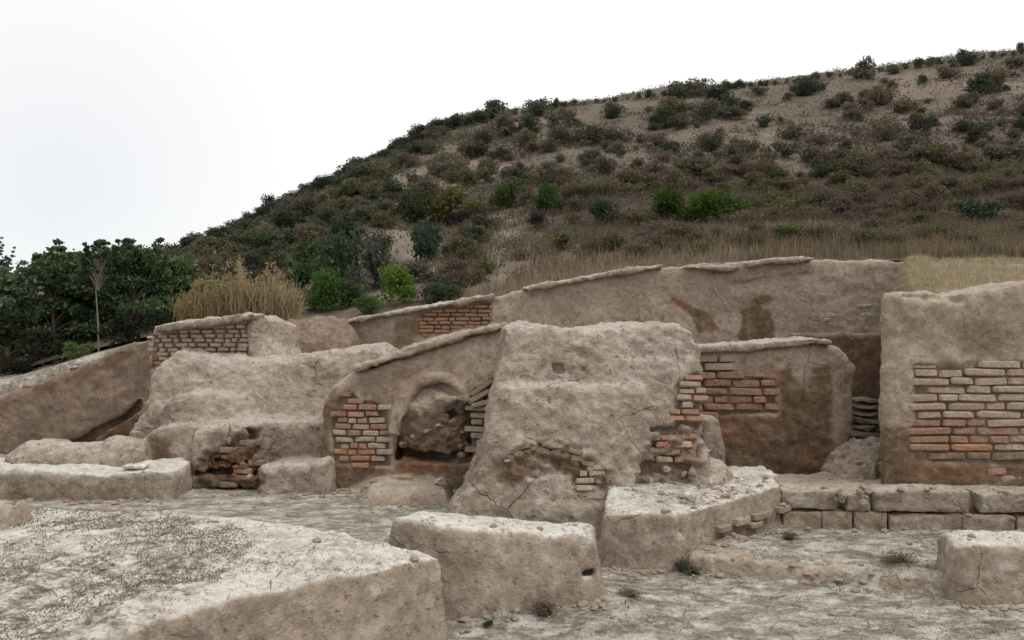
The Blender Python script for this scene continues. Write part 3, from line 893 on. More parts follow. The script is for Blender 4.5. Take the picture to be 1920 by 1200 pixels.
tag(w, 'squared mud wall with bands of dark red bricks, right of the buttress', 'wall', 'ruined mud walls')
bricks(w, panT, pl, 15.2, 54, lambda x, y: TAN if y < 700 else (ORANGE if y > 762 else (RED if x < 1425 or y > 735 else RED + TAN)), proud=0.012, depth=0.16)
cp = earth('coping', [Prism(thin([(1296, 650), (1400, 645), (1530, 633), (1562, 640), (1560, 652), (1500, 655), (1400, 664), (1300, 669)], 6), Plane(9.25, b=.03, z0=.3), 0.7, 0.015)], h=0.024, mat=DUSTY, rough=0.02, fine=.01, size=.2, parent=w)
lump = earth('plaster_pier', [Prism([(1316, 782), (1352, 786), (1362, 830), (1368, 900), (1310, 905)], Plane(8.9, b=.1, z0=.3), 0.5, 0.08)], h=0.024, mat=DUSTY, rough=.02, parent=w)

# ------------------------------------------------------------------ 8 passage: back wall, slab stack, rubble
pl = Plane(11.2)
w = earth('passage_wall', [Prism([(1500, 625), (1720, 625), (1720, 900), (1500, 900)], pl, 0.5, .05)], h=0.035, mat=BROWNW,
          masks={'stain_shade': [([(1500, 625), (1720, 625), (1720, 900), (1500, 900)], 10, 5, .8)]})  # whole face darkened: the passage's shade put into the colour
tag(w, 'dark brown wall closing the back of the narrow passage', 'wall', 'ruined mud walls')
w = bpy.data.objects.new('stone_steps', None); C.objects.link(w)
h = P(1632, 830, 9.9); w.location = (h[0], 9.9, 0.40)
tag(w, 'stack of dark flat stone slabs inside the narrow passage', 'steps')
for i, (py, wd) in enumerate(((818, 62), (805, 58), (792, 60), (779, 54), (766, 58), (753, 50))):
    q = P(1634 + random.uniform(-4, 4), py, 9.9 + .06 * i)
    put('slab', random.choice(STONES), w, (q[0], q[1] + .2, q[2]), Matrix.Rotation(random.uniform(-.06, .06), 3, 'Z') @ Matrix.Rotation(random.uniform(-.06, .06), 3, 'Y'), (wd * 9.9 / F * random.uniform(.9, 1.3), .5, random.uniform(.09, .13)), (.10, .08, .068))
w = earth('rubble_heap', [Ball(P(1606, 892, 8.9), (0.27, 0.45, 0.36)), Ball(P(1634, 885, 9.2), (.24, .4, .34)), Ball(P(1592, 910, 8.6), (.25, .3, .22))], h=.026, mat=ADOBE, rough=.05, fine=.035, size=.2, uk=.12)
tag(w, 'pale heap of fallen earth at the mouth of the narrow passage', 'rubble heap')
for i in range(9):
    q = P(random.uniform(1585, 1640), random.uniform(868, 908), 8.4); s = random.uniform(.04, .1)
    put('stone', random.choice(STONES), w, (q[0], 8.42 + random.uniform(0, .1), max(q[2], .36)), Matrix.Rotation(random.uniform(0, 3), 3, 'Z'), (s * 1.3, s, s * .8), random.choice(TAN + BROWN[:1]))

# ------------------------------------------------------------------ 9 tall right wall
pl = Plane(8.0)
panW = [(1713, 684), (1835, 682), (2060, 676), (2060, 874), (1716, 866), (1708, 840), (1706, 805), (1718, 795)]
w = earth('tall_wall', [Prism([(1647, 590), (1652, 562), (1685, 549), (1740, 546), (1785, 556), (1830, 546), (1920, 530), (2080, 520), (2600, 515), (2600, 935), (1652, 935), (1656, 800), (1650, 700)], pl, 0.8, 0.06)],
          [recess(panW, pl, 0.04), recess([(1785, 556), (1805, 552), (1812, 564), (1798, 572), (1786, 568)], pl, .3, .02), recess([(1690, 556), (1780, 556), (1790, 566), (1700, 560)], pl, .04, .02), Cut(0.4335)],
          h=0.026, mat=ADOBE, rough=0.02,
          masks={'mortar': [([(1716, 684), (1835, 684), (2060, 678), (2060, 880), (1716, 870), (1708, 840), (1706, 805), (1720, 795)], 2, 5, .9)], 'stain_shade': [([(1655, 800), (1690, 796), (1714, 806), (1720, 868), (2100, 872), (2600, 860), (2600, 935), (1640, 935)], 6, 8, 1.0), ([(1800, 610), (1860, 595), (1895, 620), (1885, 660), (1810, 664)], 18, 14, .6), ([(1650, 600), (1780, 600), (1740, 625), (1660, 630)], 12, 12, .25)],
                 'red': [([(1716, 864), (1940, 870), (1940, 900), (1716, 892)], 8, 12, .45)],
                 'pale': [([(1690, 548), (1785, 552), (1785, 566), (1690, 562)], 5, 4, .9)]})
tag(w, 'tall smooth mud wall with a large brick patch at the right edge', 'wall', 'ruined mud walls')
def wcol(x, y):
    if y > 785 and y < 850 and x < 1880: return RED[:3] + RED + ORANGE[:1]
    if y > 850: return BROWN + TAN[:1]
    return PALE
bricks(w, panW, pl, 15.6, 74, wcol, proud=0.006, depth=0.15, gap=.11)
bricks(w, [(1735, 862), (2050, 866), (2050, 905), (1790, 905)], pl, 15.6, 66, lambda x, y: TAN[1:] + BROWN + RED[3:], proud=0.0, depth=.12, keep=.55)

# ------------------------------------------------------------------ 10 shelf and step
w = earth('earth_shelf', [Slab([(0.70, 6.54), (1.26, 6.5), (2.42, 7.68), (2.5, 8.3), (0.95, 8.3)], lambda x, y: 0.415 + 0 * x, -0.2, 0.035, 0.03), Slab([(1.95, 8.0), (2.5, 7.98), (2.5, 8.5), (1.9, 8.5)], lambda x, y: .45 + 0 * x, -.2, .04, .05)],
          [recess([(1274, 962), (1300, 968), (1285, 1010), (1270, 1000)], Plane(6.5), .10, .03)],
          h=0.022, mat=CRUST, rough=0.016, fine=0.010, masks={'stain_shade': [([(1330, 985), (1400, 975), (1470, 950), (1470, 975), (1340, 1040)], 8, 10, .7)], 'litter': [([(1180, 905), (1330, 895), (1440, 890), (1340, 940), (1200, 950)], 8, 12, .6)],
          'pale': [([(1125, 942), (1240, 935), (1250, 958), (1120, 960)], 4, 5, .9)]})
tag(w, 'pale-topped earth shelf with a plain front at the foot of the buttress', 'ledge')
spl = Plane(6.5, a=(7.68 - 6.5) / (2.42 - 1.26), x0=1.26)
for px, py, L, hh in ((1375, 978, 34, 15), (1413, 967, 46, 13), (1455, 955, 30, 13), (1340, 992, 26, 13), (1400, 985, 30, 11)):
    h = spl.hit(px, py); s = h[1] / F
    put('brick', random.choice(BRICKS), w, (h[0] + .055, h[1] + .055, h[2]), frame(spl), (L * s * 1.45, .14, hh * s), random.choice(TAN))
w = earth('earth_step', [Slab([(2.36, 7.8), (3.2, 7.76), (5.8, 7.56), (9, 7.4), (9, 8.5), (2.3, 8.7)], lambda x, y: 0.345 + 0 * x, -0.2, 0.04, 0.02)], h=0.03, mat=ADOBE, rough=0.015,
          masks={'stain_shade': [([(1465, 948), (1600, 950), (1940, 955), (1940, 975), (1465, 970)], 8, 8, .6)]})
tag(w, 'long low step of large mud blocks below the tall right wall', 'step')
stp = Plane(7.66, a=-.08, x0=2.5)
for x0, x1, y0, y1, c in ((1468, 1540, 960, 992, 0), (1543, 1600, 961, 994, 0), (1603, 1664, 962, 997, 0), (1668, 1803, 964, 1001, 0), (1808, 1905, 966, 1003, 0), (1909, 2060, 968, 1006, 0), (2064, 2200, 970, 1008, 0),
                           (1466, 1572, 921, 955, 1), (1588, 1632, 930, 960, 1), (1640, 1818, 921, 961, 1), (1842, 2020, 926, 963, 1), (2030, 2200, 928, 964, 1)):
    yj = lambda: random.uniform(-2.5, 2.5)
    nm = (x1 - x0) / 3; y1 = y1 + (0 if c else 6)
    out = [(x0 + yj(), y0 + yj()), (x0 + nm, y0 + yj() * .7), (x1 - nm, y0 + yj() * .7), (x1 + yj() * .6, y0 + yj()), (x1 + yj() * .6, y1 + yj() * .4), (x0 + yj(), y1 + yj() * .4)]
    earth('mud_block', [Prism(out, Plane(7.66 + random.uniform(-.015, .015) + .012 * c, a=-.08, b=.04, x0=2.5, z0=.2), .36, .018)], h=.018, mat=(ADOBE, DUSTY)[c], rough=.008, fine=.009, size=.25, parent=w,
          masks={'stain_shade': [([(x0, y0 - 4), (x1, y0 - 4), (x1, y0 + 5), (x0, y0 + 5)], 3, 4, .5 - .5 * c), ([(x1 - 30, y0), (x1 + 2, y0 + 8), (x1 + 2, y1), (x1 - 20, y1)], 6, 8, .4)]})
for i in range(10):
    px = random.uniform(1560, 1650); q = stp.hit(px, 935 + random.uniform(-12, 14)); s = random.uniform(.04, .09)
    put('stone', random.choice(STONES), w, (q[0], q[1] + random.uniform(-.03, .1), q[2]), Matrix.Rotation(random.uniform(0, 3), 3, 'Z'), (s * 1.5, s, s), random.choice(TAN + BROWN[:1]))

# ------------------------------------------------------------------ 11 foreground blocks and platform
mid = [(P(740, 0, 5.75)[0], 5.68), (-0.42, 5.5), (0.55, 5.72), (0.58, 6.1), (-0.66, 5.95)]
w = earth('mud_block', [Slab(mid, lambda x, y: 0.585 - 0.13 * np.clip((x + .6) / 1.1, 0, 1.2) + .0 * y, -0.2, 0.06, 0.17)], [recess([(1088, 1068), (1112, 1066), (1110, 1078), (1090, 1078)], Plane(5.72), .10, .02), recess([(1015, 1000), (1040, 996), (1038, 1004), (1020, 1006)], Plane(5.66), .06, .02)],
          h=0.018, mat=CRUST, rough=0.02, fine=0.006, masks={'stain_shade': [([(840, 1040), (905, 1040), (905, 1160), (840, 1160)], 15, 10, .35), ([(980, 1105), (1080, 1100), (1080, 1150), (960, 1150)], 10, 12, .5)]})  # first outline paints shading onto the turned left part of the front
tag(w, 'freestanding mud block with a pale top in the middle foreground', 'mud block', 'foreground mud blocks')
plat = [(-0.365, 4.60), (-1.72, 3.25), (-3.4, 1.6), (-6.5, 2.2), (-6.5, 5.9), (-3.3, 5.65), (-1.85, 5.45), (-1.2, 5.15)]
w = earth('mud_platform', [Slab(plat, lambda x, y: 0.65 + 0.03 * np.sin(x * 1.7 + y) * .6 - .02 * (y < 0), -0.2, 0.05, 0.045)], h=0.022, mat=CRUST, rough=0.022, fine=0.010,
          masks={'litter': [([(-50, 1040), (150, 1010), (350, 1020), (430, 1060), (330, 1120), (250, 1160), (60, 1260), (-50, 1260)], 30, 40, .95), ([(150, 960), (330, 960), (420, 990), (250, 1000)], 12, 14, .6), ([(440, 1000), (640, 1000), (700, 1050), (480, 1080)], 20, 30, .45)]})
tag(w, 'broad flat mud platform with a whitish littered top in the left foreground', 'platform')
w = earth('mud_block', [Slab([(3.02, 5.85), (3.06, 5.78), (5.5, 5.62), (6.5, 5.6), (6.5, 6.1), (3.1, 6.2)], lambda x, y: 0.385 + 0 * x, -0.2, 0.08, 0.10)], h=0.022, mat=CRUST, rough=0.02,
          masks={'pale': [([(1800, 995), (2000, 992), (2000, 1018), (1830, 1018)], 6, 6, .8)]})
tag(w, 'low plain mud block cut off by the right edge of the foreground', 'mud block', 'foreground mud blocks')
w = earth('mud_stub', [Slab([(-3.9, 5.15), (-3.05, 5.12), (-3.0, 5.3), (-3.9, 5.35)], lambda x, y: 0.79 + 0 * x, 0.55, 0.05, .15)], h=0.02, mat=ADOBE, rough=.02)
tag(w, 'small stub of mud wall on the platform at the left edge', 'mud stub')

w = earth('earth_ledge', [Slab([(1.35, 6.50), (1.8, 6.33), (2.3, 6.22), (3.1, 5.93), (3.2, 6.12), (2.4, 6.48), (1.4, 6.75)], lambda x, y: 0.112 - .015 * np.sin(x * 3), -.1, 0.05, 0.25)], h=.016, mat=ADOBE, rough=.022, fine=.012, size=.25)
tag(w, 'low worn earth ledge crossing the floor towards the right-hand block', 'ledge')

# ------------------------------------------------------------------ 12 long back wall
pl = Plane(13.0)
panK = [(788, 590), (840, 578), (918, 570), (921, 604), (880, 615), (785, 625)]
w = earth('back_wall', [Prism([(642, 612), (650, 600), (760, 584), (850, 568), (935, 555), (1000, 540), (1100, 522), (1180, 508), (1300, 497), (1400, 490), (1550, 486), (1690, 490), (1950, 488), (1950, 720), (640, 720)], pl, 0.7, 0.05)], [recess(panK, pl, .05), recess([(1370, 532), (1440, 520), (1520, 510), (1515, 518), (1430, 534), (1380, 545)], pl, .06, .03)],
          h=0.036, mat=ADOBE, rough=0.03,
          masks={'mortar': [(panK, 2, 3, .7)], 'stain_shade': [([(1262, 562), (1300, 572), (1336, 592), (1342, 618), (1310, 622), (1295, 590)], 3, 5, 1.0), ([(1396, 570), (1420, 556), (1460, 553), (1425, 575), (1452, 600), (1455, 640), (1384, 642), (1388, 600)], 3, 6, 1.0), ([(735, 600), (790, 585), (790, 630), (740, 650)], 8, 8, .8), ([(1600, 620), (1660, 625), (1660, 660), (1600, 660)], 8, 8, .9), ([(660, 608), (740, 592), (740, 605), (665, 618)], 6, 6, .4)],  # patch at the passage is brown shadow painted into the wall colour
                 'red': [([(1245, 555), (1285, 560), (1300, 580), (1260, 575)], 4, 6, .7), ([(790, 580), (920, 565), (920, 615), (780, 630)], 6, 6, .7), ([(1330, 590), (1340, 600), (1335, 620), (1318, 610)], 5, 5, .5)]})
tag(w, 'long plastered back wall stained brown, under the foot of the hill', 'wall', 'ruined mud walls')
bricks(w, [(786, 588), (840, 576), (922, 566), (924, 606), (880, 620), (780, 632)], pl, 7.6, 25, lambda x, y: ORANGE + RED, proud=.012, depth=.14)
bricks(w, [(1540, 578), (1645, 572), (1645, 604), (1545, 608)], pl, 8.4, 30, lambda x, y: TAN, proud=.02, depth=.12, keep=.75)
for oc in ([(646, 600), (700, 590), (760, 580), (850, 563), (925, 552), (924, 562), (880, 571), (820, 580), (760, 590), (700, 600), (650, 609)],
           [(978, 540), (1020, 532), (1100, 518), (1180, 503), (1245, 496), (1244, 504), (1180, 514), (1100, 528), (1040, 538), (982, 547)],
           [(1284, 500), (1340, 498), (1388, 500), (1372, 511), (1330, 509), (1290, 505)], [(1400, 492), (1450, 484), (1530, 482), (1528, 490), (1450, 496), (1405, 504)]):
    earth('coping', [Prism(thin(oc, 2.5), Plane(12.86), .6, .012)], h=.026, mat=DUSTY, rough=.025, fine=.014, size=.22, parent=w)
h = P(600, 640, 12.6)
w = earth('earth_bank', [Ball((P(560, 0, 12.7)[0], 12.7, 1.35), (.7, .6, .55)), Ball((P(618, 0, 12.8)[0], 12.8, 1.3), (.5, .5, .62))], h=.04, mat=BROWNW, rough=.05, fine=.02, uk=.2)
tag(w, 'pinkish brown earth bank between the reeds and the back wall', 'earth bank')

# ------------------------------------------------------------------ foliage
def leaf_cloud(centers, radii, n, size, seed, soft=False, aspect=1.8):
    """n small leaf quads in clumps; returns v, f"""
    r = np.random.default_rng(seed)
    centers = np.asarray(centers, float); radii = np.asarray(radii, float)
    wgt = radii ** 2; wgt /= wgt.sum()
    ci = r.choice(len(centers), n, p=wgt)
    d = r.normal(size=(n, 3)); d /= np.linalg.norm(d, axis=1)[:, None]
    rad = radii[ci] * (r.random(n) ** 0.45)
    if soft: rad = radii[ci] * np.abs(r.normal(0, .62, n))
    pos = centers[ci] + d * rad[:, None] * (np.array([1.25, 1.25, 0.6]) if soft else np.array([1, 1, 0.85]))
    a = r.normal(size=(n, 3)) + d * 0.8 + np.array([0, 0, .3]); a /= np.linalg.norm(a, axis=1)[:, None]
    b = np.cross(a, r.normal(size=(n, 3))); b /= np.linalg.norm(b, axis=1)[:, None]
    s = size * r.uniform(.6, 1.35, n)[:, None]
    L, W = a * s * aspect / 2, b * s / 2
    v = np.stack([pos - L, pos + W * 1.0 + L * .1, pos + L, pos - W + L * .1], 1).reshape(-1, 3)
    return v, np.arange(4 * n).reshape(n, 4)

def merge(parts):
    V, Fc, n = [], [], 0
    for v, f in parts:
        V.append(v); Fc.append(f + n); n += len(v)
    return np.concatenate(V), np.concatenate(Fc)

def bush_mesh(seed, n=900, leaf=0.085, clumps=16, flat=1.0):
    r = random.Random(seed)
    cs, rs = [], []
    for i in range(clumps):
        th = r.uniform(0, 2 * math.pi); q = r.uniform(0.05, .62)
        cs.append((q * math.cos(th), q * math.sin(th), r.uniform(.15, .85) * flat + .05)); rs.append(r.uniform(.22, .42))
    v, f = leaf_cloud(cs, rs, n, leaf, seed)
    v[:, 2] = np.maximum(v[:, 2], -.08)
    me = mesh_from('bush', v, f, False); me.materials.append(SOFT)
    return me
BUSH = [bush_mesh(40 + i) for i in range(7)]
BUSHD = [bush_mesh(60 + i, 2000, .07, 22, 1.1) for i in range(4)]
def twig_mesh(seed, n=170):
    r = np.random.default_rng(seed)
    V, Fc = [], []
    for i in range(n):
        th = r.uniform(0, 6.28); lean = r.uniform(.05, .95); L = r.uniform(.5, 1.05)
        o = np.array([r.normal(0, .16), r.normal(0, .16), 0])
        tip = o + np.array([math.cos(th) * lean * L, math.sin(th) * lean * L, L * (1 - .45 * lean)])
        side = np.array([-math.sin(th), math.cos(th), 0]) * .018
        k = len(V); V += [o - side, o + side, tip + side * .3, tip - side * .3]; Fc.append((k, k + 1, k + 2, k + 3))
    V = np.array(V); Fc = np.array(Fc)
    cs = V.reshape(-1, 4, 3)[:, 2]
    lv, lf = leaf_cloud(cs, np.full(len(cs), .12), 420, .075, seed)
    V2 = np.concatenate([V, lv]); F2 = np.concatenate([Fc, lf + len(V)])
    me = mesh_from('dry_bush', V2, F2, False); me.materials.append(SOFT)
    return me
DRYB = [twig_mesh(80 + i) for i in range(5)]

def bush(name, mes, loc, r, col, label, cat, group=None, zs=1.0):
    o = bpy.data.objects.new(name, random.choice(mes)); C.objects.link(o)
    o.location = loc; o.rotation_euler = (0, 0, random.uniform(0, 6.28)); o.scale = (r * random.uniform(.85, 1.15), r * random.uniform(.85, 1.15), r * zs * random.uniform(.85, 1.15))
    f = random.uniform(.95, 1.35); o.color = (col[0] * f, col[1] * f, col[2] * f, 1)
    return tag(o, label, cat, group)

DG = (0.058, 0.070, 0.042); GG = (0.098, 0.098, 0.068); OL = (0.115, 0.105, 0.056); BR = (0.122, 0.102, 0.072); PK = (0.145, 0.122, 0.095); BL = (0.060, 0.070, 0.050)
def ridge_py(px): return float(np.interp(px, KX, RPY))
def mid_py(px): return float(np.interp(px, MPX, MPY))
def base_py(px): return float(np.interp(px, BPX, BPY))

# prominent bushes, each where the photograph shows it
PROM = (
    (798, 492, 40, 1.15, (.03, .05, .032), BUSHD, 'round dark blue-green bush alone on bare soil above the back wall'),
    (752, 572, 48, .95, (.07, .12, .02), BUSHD, 'bright green bush just behind the left end of the back wall'),
    (600, 585, 42, 1.1, (.05, .10, .02), BUSHD, 'bright green bush right of the dry reeds'),
    (1030, 402, 36, .9, (.035, .065, .015), BUSHD, 'rounded deep green bush with a dark bush at its foot'),
    (1008, 430, 26, .6, (.028, .03, .028), BUSHD, 'dark purple-grey bush at the foot of the deep green bush'),
    (778, 418, 46, .95, (.035, .048, .022), BUSHD, 'big dark green bush left of the yellow-green scrub'),
    (850, 412, 52, .7, (.085, .085, .025), BUSH, 'yellow-green spreading bush in the middle of the slope'),
    (852, 425, 32, .5, (.03, .032, .03), BUSHD, 'low blackish bush below the yellow-green one'),
    (942, 392, 38, .8, (.05, .068, .022), BUSHD, 'olive green bush with a reddish base'),
    (1262, 410, 46, .9, (.04, .07, .013), BUSHD, 'left bush of the long green thicket above the back wall'),
    (1310, 414, 44, .85, (.05, .085, .015), BUSHD, 'middle bush of the long green thicket above the back wall'),
    (1352, 412, 48, .9, (.05, .08, .018), BUSHD, 'right bush of the long green thicket above the back wall'),
    (1132, 420, 42, .7, (.045, .06, .03), BUSH, 'grey-green loose bush between two darker green ones'),
    (646, 468, 46, .75, (.03, .042, .026), BUSHD, 'wide dark bush on the left flank of the hill'),
    (640, 540, 60, 1.0, (.04, .06, .03), BUSH, 'large blue-green bush behind the brick-topped block'),
    (700, 545, 50, 1.0, (.055, .055, .045), BUSH, 'greyish bush left of the bright green bush'),
    (570, 520, 46, .9, (.045, .065, .028), BUSH, 'green bush rising behind the right side of the reeds'),
    (1390, 215, 24, .8, (.03, .04, .025), BUSHD, 'dark bush at the right end of the ridge-side thicket'),
    (1345, 205, 34, .8, (.03, .04, .025), BUSHD, 'largest dark bush high on the middle slope'),
    (1255, 240, 30, .8, (.035, .045, .028), BUSHD, 'dark rounded bush below the ridge left of the largest one'),
    (1725, 258, 24, 1.0, (.045, .045, .035), BUSH, 'upright grey bush alone on the pale right slope'),
    (506, 395, 20, 1.1, (.03, .04, .03), BUSH, 'small spiky tree-like bush on the left skyline'),
    (1840, 420, 46, .8, (.04, .055, .03), BUSH, 'dark green bush in the brown scrub at the right edge'),
    (560, 560, 40, 1.0, (.05, .085, .028), BUSHD, 'full green bush touching the right edge of the reeds'),
    (660, 575, 36, .9, (.05, .075, .03), BUSHD, 'mid-green bush low behind the earth bank'),
    (622, 500, 46, .9, (.048, .07, .032), BUSHD, 'broad olive bush above the green ones right of the reeds'),
    (705, 500, 40, .9, (.05, .06, .036), BUSHD, 'grey-green bush left of the bare soil patch'),
    (690, 590, 28, .8, (.06, .095, .03), BUSHD, 'small fresh green bush at the left end of the back wall'),
    (880, 350, 26, .7, (.085, .085, .035), BUSHD, 'small yellow-green bush on pale soil at mid slope'),
    (1480, 455, 40, .6, (.06, .085, .025), BUSH, 'low light-green bush behind the top of the back wall'))
for px, py, r, zs, col, mes, lab in PROM:
    col = tuple(1.12 * q for q in col)
    h = hill_at(px, py)
    bush('bush', mes, h, 1.18 * r * h[1] / F, col, lab, 'bush', 'bushes on the hillside', zs * 1.15)

def near_prom(px, py, r):
    return any(abs(px - q[0]) < q[2] * .8 + r * .3 and q[1] - q[2] * .9 < py < q[1] + r * .8 + 8 for q in PROM)
random.seed(21)
TONE = {GG: 'grey-green', BR: 'brown', PK: 'pinkish brown', OL: 'olive', DG: 'dark green', BL: 'blackish green', (.115, .083, .068): 'reddish brown', (.11, .09, .06): 'dull brown', (.10, .105, .048): 'yellowish green'}
def above(px):
    for lim, nm in ((330, 'over the dark trees'), (430, 'over the low reeds'), (560, 'over the tall reeds'), (640, 'over the earth bank'), (790, 'over left niche wall'), (935, 'over the niche arch'), (1030, 'over left buttress corner'), (1120, 'left of buttress middle'), (1220, 'right of buttress middle'), (1310, 'over right buttress corner'), (1380, 'over the terrace bricks'), (1450, 'over mid terrace wall'), (1530, 'over terrace wall end'), (1600, 'left of the passage'), (1680, 'over the passage'), (1800, 'over the tall wall')):
        if px < lim: return nm
    return 'by right edge'
def size_word(r, a, b): return 'small' if r < a else ('large' if r > b else 'mid-sized')
# upper slope shrubs
for i in range(299):
    for _ in range(20):
        px = random.uniform(640, 1985)
        top, bot = ridge_py(px) + 5, mid_py(px) - 2
        f = random.random() ** 1.05
        py = top + (bot - top) * f
        if 1400 < px < 1560 and 190 < py < 330 and random.random() < .6: continue
        break
    h = hill_at(px, py)
    r = random.choice((12, 15, 18, 21, 26, 32, 38)) * random.uniform(.85, 1.2)
    col = random.choice((GG, GG, BR, PK, BR, OL, DG, GG, BL))
    band = 'under the ridge' if f < .22 else ('midway up the slope' if f < .6 else 'low on the upper slope')
    twig = random.random() < .3
    bush('hill_shrub', DRYB if twig else BUSH, h, r * h[1] / F, col, size_word(r, 15, 23) + ' ' + TONE[col] + (' twiggy' if twig and len(TONE[col].split()) == 1 else '') + ' shrub ' + band + ', ' + above(px), 'shrub', 'shrubs scattered over the upper slope', .8)
# skyline bushes
px = 330.0
while px < 1990:
    dark = px < 880
    r = random.uniform(20, 32) if dark else random.choice((7, 8, 9, 11, 14, 17))
    h = hill_at(px, ridge_py(px) + (7 if dark else 2))
    h[2] -= .05
    col = random.choice((DG, BL, DG)) if dark else random.choice((DG, BL, GG))
    bush('ridge_shrub', BUSHD if dark else BUSH, h, r * h[1] / F, col, size_word(r, 9 if not dark else 24, 13 if not dark else 29) + ' ' + TONE[col] + ' bush on the ' + ('sloping skyline ' if dark else 'high skyline ') + above(px), 'shrub', 'bushes along the skyline', .8 if dark else random.uniform(.8, 1.4))
    px += random.uniform(12, 19) if dark else random.uniform(7, 24)
# left flank
for i in range(330):
    px = random.uniform(280, 930)
    top, bot = max(ridge_py(px) + 16, 290), min(base_py(px), 590)
    if bot < top: continue
    f = random.random()
    py = top + (bot - top) * f
    if 690 < px < 860 and 440 < py < 560 and random.random() < .75: continue
    if 650 < px < 900 and 315 < py < 365 and random.random() < .6: continue
    if (in_bare(px, py)[0] and random.random() < .85) or near_prom(px, py, 30): continue
    h = hill_at(px, py)
    r = random.uniform(22, 44); col = random.choice((DG, GG, BR, OL, OL, BL, DG))
    bush('flank_shrub', BUSH, h, r * h[1] / F, col, size_word(r, 29, 37) + ' ' + TONE[col] + ' shrub ' + ('by the skyline' if f < .3 else ('mid flank' if f < .65 else 'low on the flank')) + ', ' + above(px), 'shrub', 'scrub on the left flank of the hill', .85)
# brown scrub band
for i in range(330):
    px = random.uniform(840, 1985)
    top, bot = mid_py(px) - 25, base_py(px) - 18
    f = random.random()
    py = top + (bot - top) * f
    if px < 1070 and 395 < py < 500 and random.random() < .7: continue
    if (in_bare(px, py)[0] and random.random() < .85) or near_prom(px, py, 30): continue
    h = hill_at(px, py)
    r = random.uniform(22, 44); col = random.choice((BR, BR, (.115, .083, .068), (.11, .09, .06), OL, (.10, .105, .048)))
    bush('dry_shrub', DRYB if random.random() < .75 else BUSH, h, r * h[1] / F, col, size_word(r, 29, 37) + ' ' + TONE[col] + ' bush ' + ('high in the scrub' if f < .33 else ('midway in the scrub' if f < .66 else 'low in the scrub')) + ', ' + above(px), 'shrub', 'dry shrubs in the brown scrub belt', .8)
# tell look-alikes with the same description apart by their order along the hill
by_label = {}
for o in C.objects:
    if o.get('category') == 'shrub': by_label.setdefault(o['label'], []).append(o)
for lab, lst in by_label.items():
    lst.sort(key=lambda q: q.location.x / q.location.y)
    if len(lst) == 2: ws = ['left of two', 'right of two']
    elif len(lst) == 3: ws = ['left of three', 'middle of three', 'right of three']
    else: ws = ['first', 'second', 'third', 'fourth', 'fifth', 'sixth', 'seventh', 'eighth', 'ninth', 'tenth']; ws = [q + ' from left' for q in ws]
    lab = lab.replace('mid left flank', 'mid flank')
    if len(lst) > 1:
        for o, q in zip(lst, ws): o['label'] = lab + ', ' + q
# low undergrowth between the shrubs
def undergrowth(n, pxr, fr, size, col, seed, thr=-.2):
    r = np.random.default_rng(seed)
    px = r.uniform(*pxr, n); rY = np.interp(px, KX, RY)
    Yv = 14.2 + (rY - 14.4) * (fr[0] + (fr[1] - fr[0]) * r.random(n) ** .8)
    c = np.stack([(px - 960) / F * Yv, Yv, hill_z(px, Yv) + .03], 1)
    qx, qy = proj(c)
    c = c[(fbm(c, 2.2, 3) > thr) & ~(in_bare(qx, qy) & (r.random(n) < .9))]; m = len(c)
    d = c[:, 1]
    parts = []
    for lo, hi in ((0, 20), (20, 30), (30, 90)):              # finer leaves where one stands closer
        q = c[(d >= lo) & (d < hi)]
        if len(q): parts.append(leaf_cloud(q, r.uniform(.12, .34, len(q)), len(q) * (26, 18, 12)[(0, 20, 30).index(lo)], size * (.42, .62, .95)[(0, 20, 30).index(lo)], seed, aspect=2.2))
    v, f = merge(parts)
    o = link('undergrowth', mesh_from('undergrowth', v, f, False), SOFT); o.color = (*col, 1); tag(o, kind='stuff')
undergrowth(3600, (640, 2050), (.36, 1), .05, (.120, .104, .078), 91, -.1)
undergrowth(2600, (640, 2050), (.36, 1), .05, (.085, .083, .058), 92, .05)
undergrowth(5200, (860, 2050), (0, .46), .06, (.112, .088, .074), 93, -.5)
undergrowth(1800, (860, 2050), (0, .46), .06, (.085, .088, .050), 95, 0)
undergrowth(3200, (250, 900), (0, 1), .06, (.09, .10, .062), 94, -.2)
undergrowth(2200, (250, 900), (0, 1), .06, (.115, .095, .068), 96, -.2)

# ------------------------------------------------------------------ trees on the left
def tube(pts, radii, sides=7):
    V, Fc = [], []
    pts = [Vector(p) for p in pts]
    for i, p in enumerate(pts):
        t = (pts[min(i + 1, len(pts) - 1)] - pts[max(i - 1, 0)]).normalized()
        a = t.orthogonal().normalized(); b = t.cross(a)
        for s in range(sides):
            an = 2 * math.pi * s / sides
            V.append(p + (a * math.cos(an) + b * math.sin(an)) * radii[i])
    for i in range(len(pts) - 1):
        for s in range(sides):
            q = (s + 1) % sides
            Fc.append((i * sides + s, i * sides + q, (i + 1) * sides + q, (i + 1) * sides + s))
    return np.array([list(v) for v in V]), np.array(Fc)

